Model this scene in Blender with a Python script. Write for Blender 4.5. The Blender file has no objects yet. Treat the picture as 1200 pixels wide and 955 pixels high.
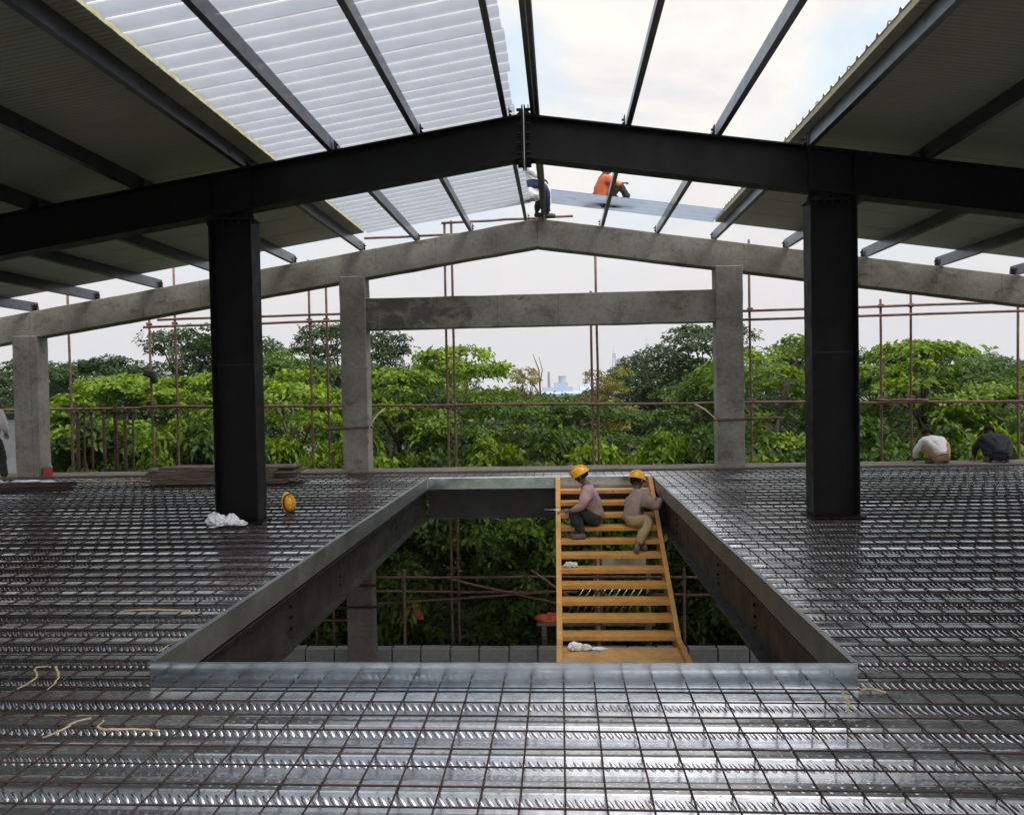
import bpy, bmesh, math, random
import numpy as np
from mathutils import Vector, Matrix, noise as mnoise

random.seed(7)
RNG = np.random.default_rng(11)
scene = bpy.context.scene
C = scene.collection
PI = math.pi

# ------------------------------------------------------------------ helpers
def link(o, parent=None):
    C.objects.link(o)
    if parent is not None:
        o.parent = parent
    return o

def tag(o, label=None, cat=None, group=None, kind=None):
    if label: o['label'] = label
    if cat: o['category'] = cat
    if group: o['group'] = group
    if kind: o['kind'] = kind
    return o

def empty(name, loc=(0, 0, 0), rz=0.0):
    o = bpy.data.objects.new(name, None)
    o.empty_display_size = 0.2
    o.location = loc
    o.rotation_euler = (0, 0, rz)
    return link(o)

def copy_tree(o, parent=None):
    c = o.copy()
    C.objects.link(c)
    if parent is not None:
        c.parent = parent
    for ch in list(o.children):
        copy_tree(ch, c)
    return c

class MB:
    """collects simple shapes, becomes one mesh object"""
    def __init__(self):
        self.v = []; self.f = []; self.m = []
    def add(self, vs, fs, mi=0):
        b = len(self.v)
        self.v.extend([tuple(p) for p in vs])
        for q in fs:
            self.f.append([b + i for i in q]); self.m.append(mi)
        return self
    def box(self, x0, x1, y0, y1, z0, z1, mi=0):
        vs = [(x0,y0,z0),(x1,y0,z0),(x1,y1,z0),(x0,y1,z0),(x0,y0,z1),(x1,y0,z1),(x1,y1,z1),(x0,y1,z1)]
        return self.add(vs, [(0,3,2,1),(4,5,6,7),(0,1,5,4),(1,2,6,5),(2,3,7,6),(3,0,4,7)], mi)
    def obox(self, c, size, rot=(0,0,0), mi=0):
        from mathutils import Euler
        R = Euler(rot).to_matrix(); c = Vector(c)
        vs = []
        for k in range(8):
            p = Vector((size[0]/2*(1 if k in (1,2,5,6) else -1), size[1]/2*(1 if k in (2,3,6,7) else -1), size[2]/2*(1 if k > 3 else -1)))
            vs.append(c + R @ p)
        return self.add(vs, [(0,3,2,1),(4,5,6,7),(0,1,5,4),(1,2,6,5),(2,3,7,6),(3,0,4,7)], mi)
    def tube(self, pts, r, n=8, caps=True, mi=0):
        pts = [Vector(p) for p in pts]
        rs = r if isinstance(r, (list, tuple)) else [r]*len(pts)
        rings = []
        up = None
        for i, p in enumerate(pts):
            d = (pts[min(i+1, len(pts)-1)] - pts[max(i-1, 0)])
            if d.length < 1e-9: d = Vector((0,0,1))
            d.normalize()
            if up is None:
                up = Vector((0,0,1)) if abs(d.z) < .9 else Vector((1,0,0))
            a = d.cross(up).normalized(); b = d.cross(a).normalized()
            up = a.cross(d).normalized() * 1.0
            rings.append([p + (a*math.cos(t) + b*math.sin(t))*rs[i] for t in [2*PI*k/n for k in range(n)]])
        vs = [q for rg in rings for q in rg]
        fs = []
        for i in range(len(pts)-1):
            for k in range(n):
                k2 = (k+1) % n
                fs.append((i*n+k, (i+1)*n+k, (i+1)*n+k2, i*n+k2))
        if caps:
            fs.append(tuple(range(n))); fs.append(tuple((len(pts)-1)*n + k for k in reversed(range(n))))
        return self.add(vs, fs, mi)
    def prism(self, prof, path, mi=0):
        """prof: list of 2D points; path: list of functions mapping (u,w)->3D"""
        n = len(prof)
        vs = [fn(u, w) for fn in path for (u, w) in prof]
        fs = []
        for i in range(len(path)-1):
            for k in range(n):
                k2 = (k+1) % n
                fs.append((i*n+k, i*n+k2, (i+1)*n+k2, (i+1)*n+k))
        fs.append(tuple(reversed(range(n)))); fs.append(tuple((len(path)-1)*n+k for k in range(n)))
        return self.add(vs, fs, mi)
    def build(self, name, mats, parent=None, smooth=False, bevel=0, seg=1, rough=None):
        me = bpy.data.meshes.new(name)
        me.from_pydata(self.v, [], self.f)
        if not isinstance(mats, (list, tuple)): mats = [mats]
        for m in mats: me.materials.append(m)
        me.polygons.foreach_set('material_index', self.m)
        bm = bmesh.new(); bm.from_mesh(me)
        bmesh.ops.recalc_face_normals(bm, faces=bm.faces)
        if bevel:
            es = [e for e in bm.edges if len(e.link_faces) == 2 and e.calc_face_angle(0) > .5]
            bmesh.ops.bevel(bm, geom=es, offset=bevel, segments=seg, affect='EDGES', profile=.6)
        if rough:
            cut, amp, sc = rough
            long_e = [e for e in bm.edges if e.calc_length() > cut]
            for _ in range(6):
                long_e = [e for e in bm.edges if e.calc_length() > cut]
                if not long_e: break
                bmesh.ops.subdivide_edges(bm, edges=long_e, cuts=1, use_grid_fill=True)
            bm.normal_update()
            for vt in bm.verts:
                vt.co += vt.normal * (mnoise.noise(vt.co*sc) * amp)
        bm.to_mesh(me); bm.free()
        if smooth:
            me.polygons.foreach_set('use_smooth', [True]*len(me.polygons))
        return link(bpy.data.objects.new(name, me), parent)

# ------------------------------------------------------------------ materials
def srgb(r, g, b):
    f = lambda c: (c/255/12.92) if c/255 <= .04045 else ((c/255+.055)/1.055)**2.4
    return (f(r), f(g), f(b))

def nt_new(name):
    m = bpy.data.materials.new(name); m.use_nodes = True
    nt = m.node_tree
    return m, nt, nt.nodes['Principled BSDF']

def N(nt, t, **kw):
    n = nt.nodes.new(t)
    for k, v in kw.items():
        if k in n.inputs: n.inputs[k].default_value = v
        else: setattr(n, k, v)
    return n

def ramp(nt, fac, stops):
    r = nt.nodes.new('ShaderNodeValToRGB')
    while len(r.color_ramp.elements) < len(stops): r.color_ramp.elements.new(.5)
    for e, (p, c) in zip(r.color_ramp.elements, stops):
        e.position = p; e.color = (c[0], c[1], c[2], 1) if not isinstance(c, (int, float)) else (c, c, c, 1)
    nt.links.new(fac, r.inputs['Fac'])
    return r.outputs['Color']

def mat(name, c1, c2=None, scale=4.0, rough=.6, metal=0.0, bump=0.0, bscale=None, detail=6, lo=.35, hi=.65, rvar=0.0, stretch=None, spec=None):
    m, nt, b = nt_new(name)
    L = nt.links.new
    tc = N(nt, 'ShaderNodeTexCoord')
    co = tc.outputs['Object']
    if stretch:
        mp = N(nt, 'ShaderNodeMapping'); mp.inputs['Scale'].default_value = stretch
        L(co, mp.inputs['Vector']); co = mp.outputs['Vector']
    oi = N(nt, 'ShaderNodeObjectInfo')
    va = N(nt, 'ShaderNodeVectorMath', operation='SCALE'); va.inputs['Scale'].default_value = 37.0
    cb = N(nt, 'ShaderNodeCombineXYZ'); 
    for k in 'XYZ': L(oi.outputs['Random'], cb.inputs[k])
    L(cb.outputs[0], va.inputs[0])
    ad = N(nt, 'ShaderNodeVectorMath', operation='ADD'); L(co, ad.inputs[0]); L(va.outputs[0], ad.inputs[1])
    co = ad.outputs[0]
    nz = N(nt, 'ShaderNodeTexNoise', Scale=scale, Detail=detail, Roughness=.6); L(co, nz.inputs['Vector'])
    if c2 is not None:
        L(ramp(nt, nz.outputs['Fac'], [(lo, c1), (hi, c2)]), b.inputs['Base Color'])
    else:
        b.inputs['Base Color'].default_value = (*c1, 1)
    b.inputs['Roughness'].default_value = rough
    if rvar:
        n2 = N(nt, 'ShaderNodeTexNoise', Scale=scale*2.3, Detail=5); L(co, n2.inputs['Vector'])
        L(ramp(nt, n2.outputs['Fac'], [(.3, max(.03, rough-rvar)), (.7, min(1, rough+rvar))]), b.inputs['Roughness'])
    b.inputs['Metallic'].default_value = metal
    if spec is not None: b.inputs['Specular IOR Level'].default_value = spec
    if bump:
        n3 = N(nt, 'ShaderNodeTexNoise', Scale=bscale or scale*4, Detail=5); L(co, n3.inputs['Vector'])
        bp = N(nt, 'ShaderNodeBump', Strength=1.0, Distance=bump); L(n3.outputs['Fac'], bp.inputs['Height']); L(bp.outputs[0], b.inputs['Normal'])
    return m

M = {}
M['black_steel'] = mat('black painted steel', (.003,.003,.0036), (.006,.006,.0064), 3, .50, 0, .0008, 40, rvar=.12, spec=.14)
M['dark_steel'] = mat('dark grey painted steel', (.008,.0078,.008), (.018,.017,.016), 2.5, .48, 0, .0008, 40, rvar=.12, spec=.35)
M['purlin'] = mat('dark primed purlin steel', (.075,.075,.088), (.115,.115,.13), 3, .32, .8, 0, 40, rvar=.06)
M['galv'] = mat('galvanised trim', (.50,.55,.59), (.66,.71,.75), 2.2, .22, 1.0, .0008, 5, rvar=.07)
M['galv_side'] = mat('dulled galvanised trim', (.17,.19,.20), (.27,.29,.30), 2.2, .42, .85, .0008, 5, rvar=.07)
M['rebar'] = mat('rusty rebar', (.018,.009,.008), (.055,.024,.017), 6, .8, .1, .0012, 300)
M['rust_tube'] = mat('rusty scaffold tube', (.10,.048,.034), (.24,.13,.10), 7, .75, 0, .001, 60, lo=.35, hi=.7)
M['timber'] = mat('weathered plank timber', (.10,.075,.055), (.24,.19,.145), 3, .85, 0, .003, 30, stretch=(1,9,9))
M['yellow'] = mat('ochre primed steel', (.50,.235,.040), (.62,.315,.065), 5, .5, 0, .0006, 30, rvar=.12)
M['yellow_worn'] = mat('worn ochre plate', (.36,.19,.055), (.60,.33,.09), 4, .6, 0, .001, 30, lo=.3, hi=.6)
M['hat'] = mat('yellow hard hat plastic', (.75,.37,.012), None, rough=.3)
M['hat_dark'] = mat('dark red hat harness', (.10,.02,.015), None, rough=.7)
M['skin'] = mat('brown skin', (.12,.055,.035), (.16,.075,.05), 12, .5)
M['hair'] = mat('black hair', (.008,.007,.007), None, rough=.9, spec=.15)
M['shirt_mauve'] = mat('washed mauve shirt', (.30,.20,.20), (.38,.26,.265), 9, .9, 0, .006, 14)
M['shirt_taupe'] = mat('dusty taupe shirt', (.24,.175,.15), (.32,.235,.205), 9, .9, 0, .006, 14)
M['trouser_black'] = mat('charcoal trousers', (.016,.016,.015), (.035,.034,.03), 9, .9, 0, .006, 14)
M['trouser_khaki'] = mat('khaki trousers', (.30,.20,.105), (.40,.28,.155), 9, .9, 0, .006, 14)
M['shirt_white'] = mat('white shirt', (.62,.61,.60), (.74,.73,.72), 9, .9, 0, .006, 14)
M['shirt_orange'] = mat('orange shirt', (.62,.135,.05), (.72,.18,.075), 9, .9, 0, .006, 14)
M['shirt_navy'] = mat('navy black shirt', (.008,.009,.014), (.016,.017,.024), 9, .9, 0, .006, 14)
M['denim'] = mat('blue denim', (.018,.025,.075), (.035,.045,.12), 9, .9, 0, .006, 14)
M['trouser_brown'] = mat('tan brown trousers', (.30,.17,.09), (.40,.24,.13), 9, .9, 0, .006, 14)
M['shoe'] = mat('dusty shoe', (.07,.05,.045), (.14,.11,.10), 20, .8)
M['liner'] = None
M['core'] = mat('yellowish foam core', (.50,.45,.27), (.60,.55,.36), 12, .9)
M['topsheet'] = mat('off white roof sheet', (.62,.62,.56), (.70,.70,.64), 3, .4)
M['bag'] = mat('white plastic bag', (.72,.73,.76), (.82,.83,.85), 6, .35, 0, .01, 20)
M['straw'] = mat('dry beige strip', (.30,.22,.125), (.44,.34,.20), 12, .9)
M['red_tin'] = mat('red paint tin', (.45,.025,.03), (.5,.05,.05), 12, .4)
M['blue_band'] = mat('blue grey tin band', (.12,.16,.22), None, rough=.4)
M['orange_cloth'] = mat('orange tarpaulin', (.62,.11,.025), (.72,.17,.05), 6, .7, 0, .01, 12)
M['bark'] = mat('grey brown bark', (.06,.045,.035), (.13,.10,.08), 6, .95, 0, .02, 20, stretch=(3,3,.6))
M['plaster'] = mat('grey plastered wall', (.30,.31,.32), (.42,.43,.44), 3, .9, 0, .004, 30)
M['factory_blue'] = mat('blue factory cladding', (.34,.42,.56), (.38,.46,.60), .2, .8)  # factory tones are paled, painting distance haze into the colour
M['factory_hazed'] = mat('haze-paled blue factory cladding', (.48,.53,.60), (.52,.57,.64), .2, .8)
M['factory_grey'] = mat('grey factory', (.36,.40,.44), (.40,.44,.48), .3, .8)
M['factory_white'] = mat('white factory wall', (.65,.66,.66), None, rough=.8)
M['stack'] = mat('sooty chimney', (.24,.22,.23), (.30,.28,.29), .5, .8)
M['mast'] = mat('pale mast steel', (.42,.42,.44), None, rough=.7)

def weather(m, dust, amount, lo, hi, scale, stretch=(1,1,1), rough=.85):
    nt = m.node_tree; L = nt.links.new; b = nt.nodes['Principled BSDF']
    src = b.inputs['Base Color'].links[0].from_socket
    tc = N(nt, 'ShaderNodeTexCoord'); mp = N(nt, 'ShaderNodeMapping'); mp.inputs['Scale'].default_value = stretch
    L(tc.outputs['Object'], mp.inputs['Vector'])
    nz = N(nt, 'ShaderNodeTexNoise', Scale=scale, Detail=9, Roughness=.72, Distortion=.3); L(mp.outputs[0], nz.inputs['Vector'])
    f = ramp(nt, nz.outputs['Fac'], [(lo, 0.0), (hi, amount)])
    mx = N(nt, 'ShaderNodeMix', data_type='RGBA'); L(f, mx.inputs[0]); L(src, mx.inputs[6]); mx.inputs[7].default_value = (*dust, 1)
    L(mx.outputs[2], b.inputs['Base Color'])
weather(M['yellow'], (.27,.21,.15), .75, .50, .66, 4, (1.2,3,3))
weather(M['yellow'], (.10,.05,.025), .85, .62, .70, 7)
weather(M['yellow_worn'], (.32,.28,.23), .75, .48, .64, 4)
weather(M['black_steel'], (.016,.015,.014), .6, .54, .74, 1.6, (1,1,.5))
weather(M['black_steel'], (.05,.022,.014), .7, .68, .74, 7)
weather(M['dark_steel'], (.045,.042,.038), .6, .50, .70, 2.0)
weather(M['galv'], (.36,.33,.28), .5, .55, .70, 2.6, (1,1,2))

def concrete_mat(name, base, dark, pale=(.37,.355,.31), left_stain=False):
    m, nt, b = nt_new(name); L = nt.links.new
    tc = N(nt, 'ShaderNodeTexCoord'); co = tc.outputs['Object']
    n1 = N(nt, 'ShaderNodeTexNoise', Scale=1.3, Detail=8, Roughness=.65); L(co, n1.inputs['Vector'])
    n2 = N(nt, 'ShaderNodeTexNoise', Scale=14.0, Detail=6, Roughness=.7); L(co, n2.inputs['Vector'])
    n3 = N(nt, 'ShaderNodeTexNoise', Scale=1.7, Detail=10, Roughness=.74, Distortion=.25); 
    mp = N(nt, 'ShaderNodeMapping'); mp.inputs['Location'].default_value = (5,3,8); mp.inputs['Scale'].default_value = (1,1,1.6)
    L(co, mp.inputs['Vector']); L(mp.outputs[0], n3.inputs['Vector'])
    c1 = ramp(nt, n1.outputs['Fac'], [(.3, base), (.7, pale)])
    mx = N(nt, 'ShaderNodeMix', data_type='RGBA', blend_type='MULTIPLY'); mx.inputs[0].default_value = .5
    L(c1, mx.inputs[6]); L(ramp(nt, n2.outputs['Fac'], [(.3, .42), (.6, 1.0)]), mx.inputs[7])
    mx2 = N(nt, 'ShaderNodeMix', data_type='RGBA')
    fac = n3.outputs['Fac']
    if left_stain:
        spx = N(nt, 'ShaderNodeSeparateXYZ'); L(co, spx.inputs[0])
        mrx = N(nt, 'ShaderNodeMapRange'); L(spx.outputs['X'], mrx.inputs['Value'])
        mrx.inputs['From Min'].default_value = -1.2; mrx.inputs['From Max'].default_value = -2.8; mrx.inputs['To Min'].default_value = 0; mrx.inputs['To Max'].default_value = .17
        adx = N(nt, 'ShaderNodeMath', operation='ADD'); L(fac, adx.inputs[0]); L(mrx.outputs[0], adx.inputs[1]); fac = adx.outputs[0]
    L(ramp(nt, fac, [(.55, 0.0), (.68, .75)]), mx2.inputs[0])
    L(mx.outputs[2], mx2.inputs[6]); mx2.inputs[7].default_value = (*dark, 1)
    L(mx2.outputs[2], b.inputs['Base Color'])
    # formwork board joints and a little bleeding along them
    sj = N(nt, 'ShaderNodeSeparateXYZ'); L(co, sj.inputs[0])
    jm = N(nt, 'ShaderNodeMath', operation='PINGPONG'); L(sj.outputs['X'], jm.inputs[0]); jm.inputs[1].default_value = .61
    jn = N(nt, 'ShaderNodeMath', operation='MULTIPLY_ADD'); L(n2.outputs['Fac'], jn.inputs[0]); jn.inputs[1].default_value = .03; L(jm.outputs[0], jn.inputs[2])
    mj = N(nt, 'ShaderNodeMix', data_type='RGBA', blend_type='MULTIPLY'); mj.inputs[0].default_value = .55
    L(mx2.outputs[2], mj.inputs[6]); L(ramp(nt, jn.outputs[0], [(.016, .35), (.026, 1.0)]), mj.inputs[7]); L(mj.outputs[2], b.inputs['Base Color'])
    b.inputs['Roughness'].default_value = .92
    vo = N(nt, 'ShaderNodeTexVoronoi', Scale=22.0); L(co, vo.inputs['Vector'])
    pit = ramp(nt, vo.outputs['Distance'], [(.08, 0.0), (.2, 1.0)])
    ma = N(nt, 'ShaderNodeMath', operation='ADD'); L(pit, ma.inputs[0]); L(n2.outputs['Fac'], ma.inputs[1])
    bp = N(nt, 'ShaderNodeBump', Strength=.7, Distance=.008); L(ma.outputs[0], bp.inputs['Height']); L(bp.outputs[0], b.inputs['Normal'])
    return m
M['concrete'] = concrete_mat('raw concrete', (.185,.175,.145), (.05,.047,.038))
M['concrete_tie'] = concrete_mat('stained tie beam concrete', (.185,.175,.145), (.05,.047,.038), left_stain=True)
M['concrete_dim'] = concrete_mat('kerb concrete', (.20,.185,.165), (.09,.08,.07), (.32,.29,.26))
M['block'] = concrete_mat('pale kerb block', (.20,.20,.195), (.09,.09,.085), (.32,.32,.31))

def liner_mat():
    m, nt, b = nt_new('cream ribbed liner sheet'); L = nt.links.new
    tc = N(nt, 'ShaderNodeTexCoord')
    wv = N(nt, 'ShaderNodeTexWave', wave_type='BANDS', bands_direction='Y', Scale=4.6); wv.inputs['Distortion'].default_value = 0
    L(tc.outputs['Object'], wv.inputs['Vector'])
    bp = N(nt, 'ShaderNodeBump', Strength=1.0, Distance=.012); L(wv.outputs['Fac'], bp.inputs['Height']); L(bp.outputs[0], b.inputs['Normal'])
    nz = N(nt, 'ShaderNodeTexNoise', Scale=.8, Detail=5); L(tc.outputs['Object'], nz.inputs['Vector'])
    L(ramp(nt, nz.outputs['Fac'], [(.35, (.78,.81,.72)), (.65, (.84,.87,.79))]), b.inputs['Base Color'])
    b.inputs['Roughness'].default_value = .45
    return m
M['liner'] = liner_mat()

def translucent_mat(name, tcol, dcol, fac):
    m, nt, b = nt_new(name); L = nt.links.new
    out = nt.nodes['Material Output']
    tc = N(nt, 'ShaderNodeTexCoord')
    nz = N(nt, 'ShaderNodeTexNoise', Scale=3.0, Detail=6, Roughness=.6); L(tc.outputs['Object'], nz.inputs['Vector'])
    tr = N(nt, 'ShaderNodeBsdfTranslucent')
    L(ramp(nt, nz.outputs['Fac'], [(.3, tuple(c*.86 for c in tcol)), (.65, tcol)]), tr.inputs['Color'])
    b.inputs['Base Color'].default_value = (*dcol, 1); b.inputs['Roughness'].default_value = .28
    mx = N(nt, 'ShaderNodeMixShader'); mx.inputs[0].default_value = fac
    L(b.outputs[0], mx.inputs[1]); L(tr.outputs[0], mx.inputs[2]); L(mx.outputs[0], out.inputs['Surface'])
    return m
M['grp'] = [translucent_mat('painted-bright translucent roof rib', (.98,.99,1.0), (.66,.68,.70), .95), translucent_mat('painted-shade translucent roof pan', (.38,.405,.455), (.26,.27,.295), .66)]  # bright rib lines and shaded pans are painted in as two sheet tones
M['bluesheet'] = [translucent_mat('bluish roof rib', (.62,.68,.76), (.34,.38,.44), .7), translucent_mat('bluish roof pan', (.36,.42,.52), (.28,.32,.38), .55)]

def leaf_mat(name, dark, mid, light, trans):
    m, nt, b = nt_new(name); L = nt.links.new
    out = nt.nodes['Material Output']
    g = N(nt, 'ShaderNodeNewGeometry'); oi = N(nt, 'ShaderNodeObjectInfo')
    tc = N(nt, 'ShaderNodeTexCoord')
    nz = N(nt, 'ShaderNodeTexNoise', Scale=.9, Detail=4); L(tc.outputs['Object'], nz.inputs['Vector'])
    a = N(nt, 'ShaderNodeMath', operation='MULTIPLY_ADD'); L(g.outputs['Random Per Island'], a.inputs[0]); a.inputs[1].default_value = .42
    sc = N(nt, 'ShaderNodeMath', operation='MULTIPLY_ADD'); L(nz.outputs['Fac'], sc.inputs[0]); sc.inputs[1].default_value = .9; sc.inputs[2].default_value = -.18
    L(sc.outputs[0], a.inputs[2])
    o2 = N(nt, 'ShaderNodeMath', operation='MULTIPLY_ADD'); L(oi.outputs['Random'], o2.inputs[0]); o2.inputs[1].default_value = .16; L(a.outputs[0], o2.inputs[2])
    col = ramp(nt, o2.outputs[0], [(.12, dark), (.5, mid), (.92, light)])
    L(col, b.inputs['Base Color']); b.inputs['Roughness'].default_value = .52; b.inputs['Specular IOR Level'].default_value = .28
    tr = N(nt, 'ShaderNodeBsdfTranslucent')
    mt = N(nt, 'ShaderNodeMix', data_type='RGBA', blend_type='MULTIPLY'); mt.inputs[0].default_value = 1
    L(col, mt.inputs[6]); mt.inputs[7].default_value = (*trans, 1); L(mt.outputs[2], tr.inputs['Color'])
    mx = N(nt, 'ShaderNodeMixShader'); mx.inputs[0].default_value = .33
    L(b.outputs[0], mx.inputs[1]); L(tr.outputs[0], mx.inputs[2]); L(mx.outputs[0], out.inputs['Surface'])
    return m
M['leaf_bright'] = leaf_mat('bright broad leaf', (.013,.033,.005), (.084,.155,.008), (.250,.345,.014), (1.7,1.7,.5))
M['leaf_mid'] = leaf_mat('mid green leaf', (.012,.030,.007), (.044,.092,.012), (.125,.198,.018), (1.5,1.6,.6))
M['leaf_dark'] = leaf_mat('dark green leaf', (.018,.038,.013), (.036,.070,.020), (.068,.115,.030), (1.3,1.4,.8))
M['leaf_yellow'] = leaf_mat('olive yellow leaf', (.08,.085,.018), (.16,.150,.025), (.25,.22,.04), (1.3,1.2,.7))

def deck_mat(name, emboss):
    m, nt, b = nt_new(name); L = nt.links.new
    tc = N(nt, 'ShaderNodeTexCoord'); co = tc.outputs['Object']
    sp = N(nt, 'ShaderNodeSeparateXYZ'); L(co, sp.inputs[0])
    # one tone per 0.96 m wide deck sheet
    dv = N(nt, 'ShaderNodeMath', operation='DIVIDE'); L(sp.outputs['Y'], dv.inputs[0]); dv.inputs[1].default_value = .96
    fl = N(nt, 'ShaderNodeMath', operation='FLOOR'); L(dv.outputs[0], fl.inputs[0])
    wn = N(nt, 'ShaderNodeTexWhiteNoise', noise_dimensions='1D'); L(fl.outputs[0], wn.inputs['W'])
    n1 = N(nt, 'ShaderNodeTexNoise', Scale=1.1, Detail=9, Roughness=.68)
    mp = N(nt, 'ShaderNodeMapping'); mp.inputs['Scale'].default_value = (.45,3.2,1); L(co, mp.inputs['Vector']); L(mp.outputs[0], n1.inputs['Vector'])
    n2 = N(nt, 'ShaderNodeTexNoise', Scale=16.0, Detail=7, Roughness=.7); L(co, n2.inputs['Vector'])
    n4 = N(nt, 'ShaderNodeTexNoise', Scale=.55, Detail=6, Roughness=.6); L(co, n4.inputs['Vector'])
    base = ramp(nt, n1.outputs['Fac'], [(.3, (.30,.31,.34)), (.5, (.44,.45,.49)), (.72, (.54,.55,.59))] if emboss else [(.30, (.50,.52,.56)), (.48, (.78,.80,.84)), (.70, (.94,.96,.98))])  # darker web tones paint the roof's dark reflection into the colour
    mx = N(nt, 'ShaderNodeMix', data_type='RGBA', blend_type='MULTIPLY'); mx.inputs[0].default_value = .7
    L(base, mx.inputs[6]); L(ramp(nt, wn.outputs['Value'], [(0, .72), (1, 1.0)]), mx.inputs[7])
    mx2 = N(nt, 'ShaderNodeMix', data_type='RGBA')   # dust and rust dirt
    L(ramp(nt, n4.outputs['Fac'], [(.46, 0.0), (.74, .10 if emboss else .36)]), mx2.inputs[0]); L(mx.outputs[2], mx2.inputs[6]); mx2.inputs[7].default_value = (.21,.165,.125,1)
    mx3 = N(nt, 'ShaderNodeMix', data_type='RGBA', blend_type='MULTIPLY'); mx3.inputs[0].default_value = .6
    L(mx2.outputs[2], mx3.inputs[6]); L(ramp(nt, n2.outputs['Fac'], [(.32, .5), (.58, 1.0)]), mx3.inputs[7])
    L(mx3.outputs[2], b.inputs['Base Color'])
    L(ramp(nt, n4.outputs['Fac'], [(.48, 1.0 if emboss else .94), (.75, 1.0 if emboss else .7)]), b.inputs['Metallic'])
    L(ramp(nt, n1.outputs['Fac'], [(.28, .30 if emboss else .34), (.50, .24 if emboss else .20), (.75, .20 if emboss else .13)]), b.inputs['Roughness'])
    # bumps
    if emboss:
        # slanted oval dents along the web
        cx = N(nt, 'ShaderNodeMath', operation='MULTIPLY_ADD'); L(sp.outputs['Z'], cx.inputs[0]); cx.inputs[1].default_value = 1.0; L(sp.outputs['X'], cx.inputs[2])
        dx = N(nt, 'ShaderNodeMath', operation='DIVIDE'); L(cx.outputs[0], dx.inputs[0]); dx.inputs[1].default_value = .040
        fx = N(nt, 'ShaderNodeMath', operation='FRACT'); L(dx.outputs[0], fx.inputs[0])
        sx = N(nt, 'ShaderNodeMath', operation='SUBTRACT'); L(fx.outputs[0], sx.inputs[0]); sx.inputs[1].default_value = .5
        ax = N(nt, 'ShaderNodeMath', operation='MULTIPLY'); L(sx.outputs[0], ax.inputs[0]); L(sx.outputs[0], ax.inputs[1])
        zz = N(nt, 'ShaderNodeMath', operation='ADD'); L(sp.outputs['Z'], zz.inputs[0]); zz.inputs[1].default_value = .03
        zs = N(nt, 'ShaderNodeMath', operation='DIVIDE'); L(zz.outputs[0], zs.inputs[0]); zs.inputs[1].default_value = .046
        az = N(nt, 'ShaderNodeMath', operation='MULTIPLY'); L(zs.outputs[0], az.inputs[0]); L(zs.outputs[0], az.inputs[1])
        sm = N(nt, 'ShaderNodeMath', operation='ADD'); L(ax.outputs[0], sm.inputs[0]); L(az.outputs[0], sm.inputs[1])
        rd = ramp(nt, sm.outputs[0], [(.01, 1.0), (.12, 0.0)])
        bp = N(nt, 'ShaderNodeBump', Strength=1.0, Distance=.0042); L(rd, bp.inputs['Height'])
    else:
        vx = N(nt, 'ShaderNodeMapping'); vx.inputs['Scale'].default_value = (18,25,0); L(co, vx.inputs['Vector'])
        vo = N(nt, 'ShaderNodeTexVoronoi', Scale=1.0, Randomness=.12); L(vx.outputs[0], vo.inputs['Vector'])
        rd = ramp(nt, vo.outputs['Distance'], [(.06, 1.0), (.2, 0.0)])
        bp = N(nt, 'ShaderNodeBump', Strength=.35, Distance=.004); L(rd, bp.inputs['Height'])
    bp2 = N(nt, 'ShaderNodeBump', Strength=.5, Distance=.006)
    n5 = N(nt, 'ShaderNodeTexNoise', Scale=5.0, Detail=3); L(co, n5.inputs['Vector'])
    L(n5.outputs['Fac'], bp2.inputs['Height']); L(bp.outputs[0], bp2.inputs['Normal']); L(bp2.outputs[0], b.inputs['Normal'])
    return m
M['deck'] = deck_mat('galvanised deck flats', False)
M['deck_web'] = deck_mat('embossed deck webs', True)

def ground_mat():
    m, nt, b = nt_new('earth and grass'); L = nt.links.new
    tc = N(nt, 'ShaderNodeTexCoord')
    nz = N(nt, 'ShaderNodeTexNoise', Scale=.35, Detail=10, Roughness=.7); L(tc.outputs['Object'], nz.inputs['Vector'])
    L(ramp(nt, nz.outputs['Fac'], [(.35, (.035,.045,.018)), (.55, (.06,.075,.025)), (.7, (.12,.095,.065))]), b.inputs['Base Color'])
    b.inputs['Roughness'].default_value = .95
    return m
M['ground'] = ground_mat()

# ------------------------------------------------------------------ fixed dimensions
YN, YF = 10.035, 16.035          # near steel frame, far concrete frame
XR, ZR, SL = -.3934, 5.0765, .15 # ridge position, rafter top, slope
XCL, XCR, XC0 = -4.16, 3.363, -11.1
OX0, OX1, OY0, OY1 = -2.37, 1.57, 4.40, 13.90
def roof_z(x, off=0.0): return ZR + off - SL*abs(x-XR)
ORD = ['first','second','third','fourth','fifth','sixth','seventh','eighth','ninth','tenth','eleventh','twelfth','thirteenth','fourteenth']

# ------------------------------------------------------------------ setting: ground, floors
g = MB(); g.add([(-900,-300,-4.6),(900,-300,-4.6),(900,1500,-4.6),(-900,1500,-4.6)], [(0,1,2,3)])
tag(g.build('ground', M['ground']), kind='structure')
g = MB(); g.box(-14, 13, -3, 16.75, -4.45, -4.05)
tag(g.build('lower_floor', M['concrete_dim']), kind='structure')

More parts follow.
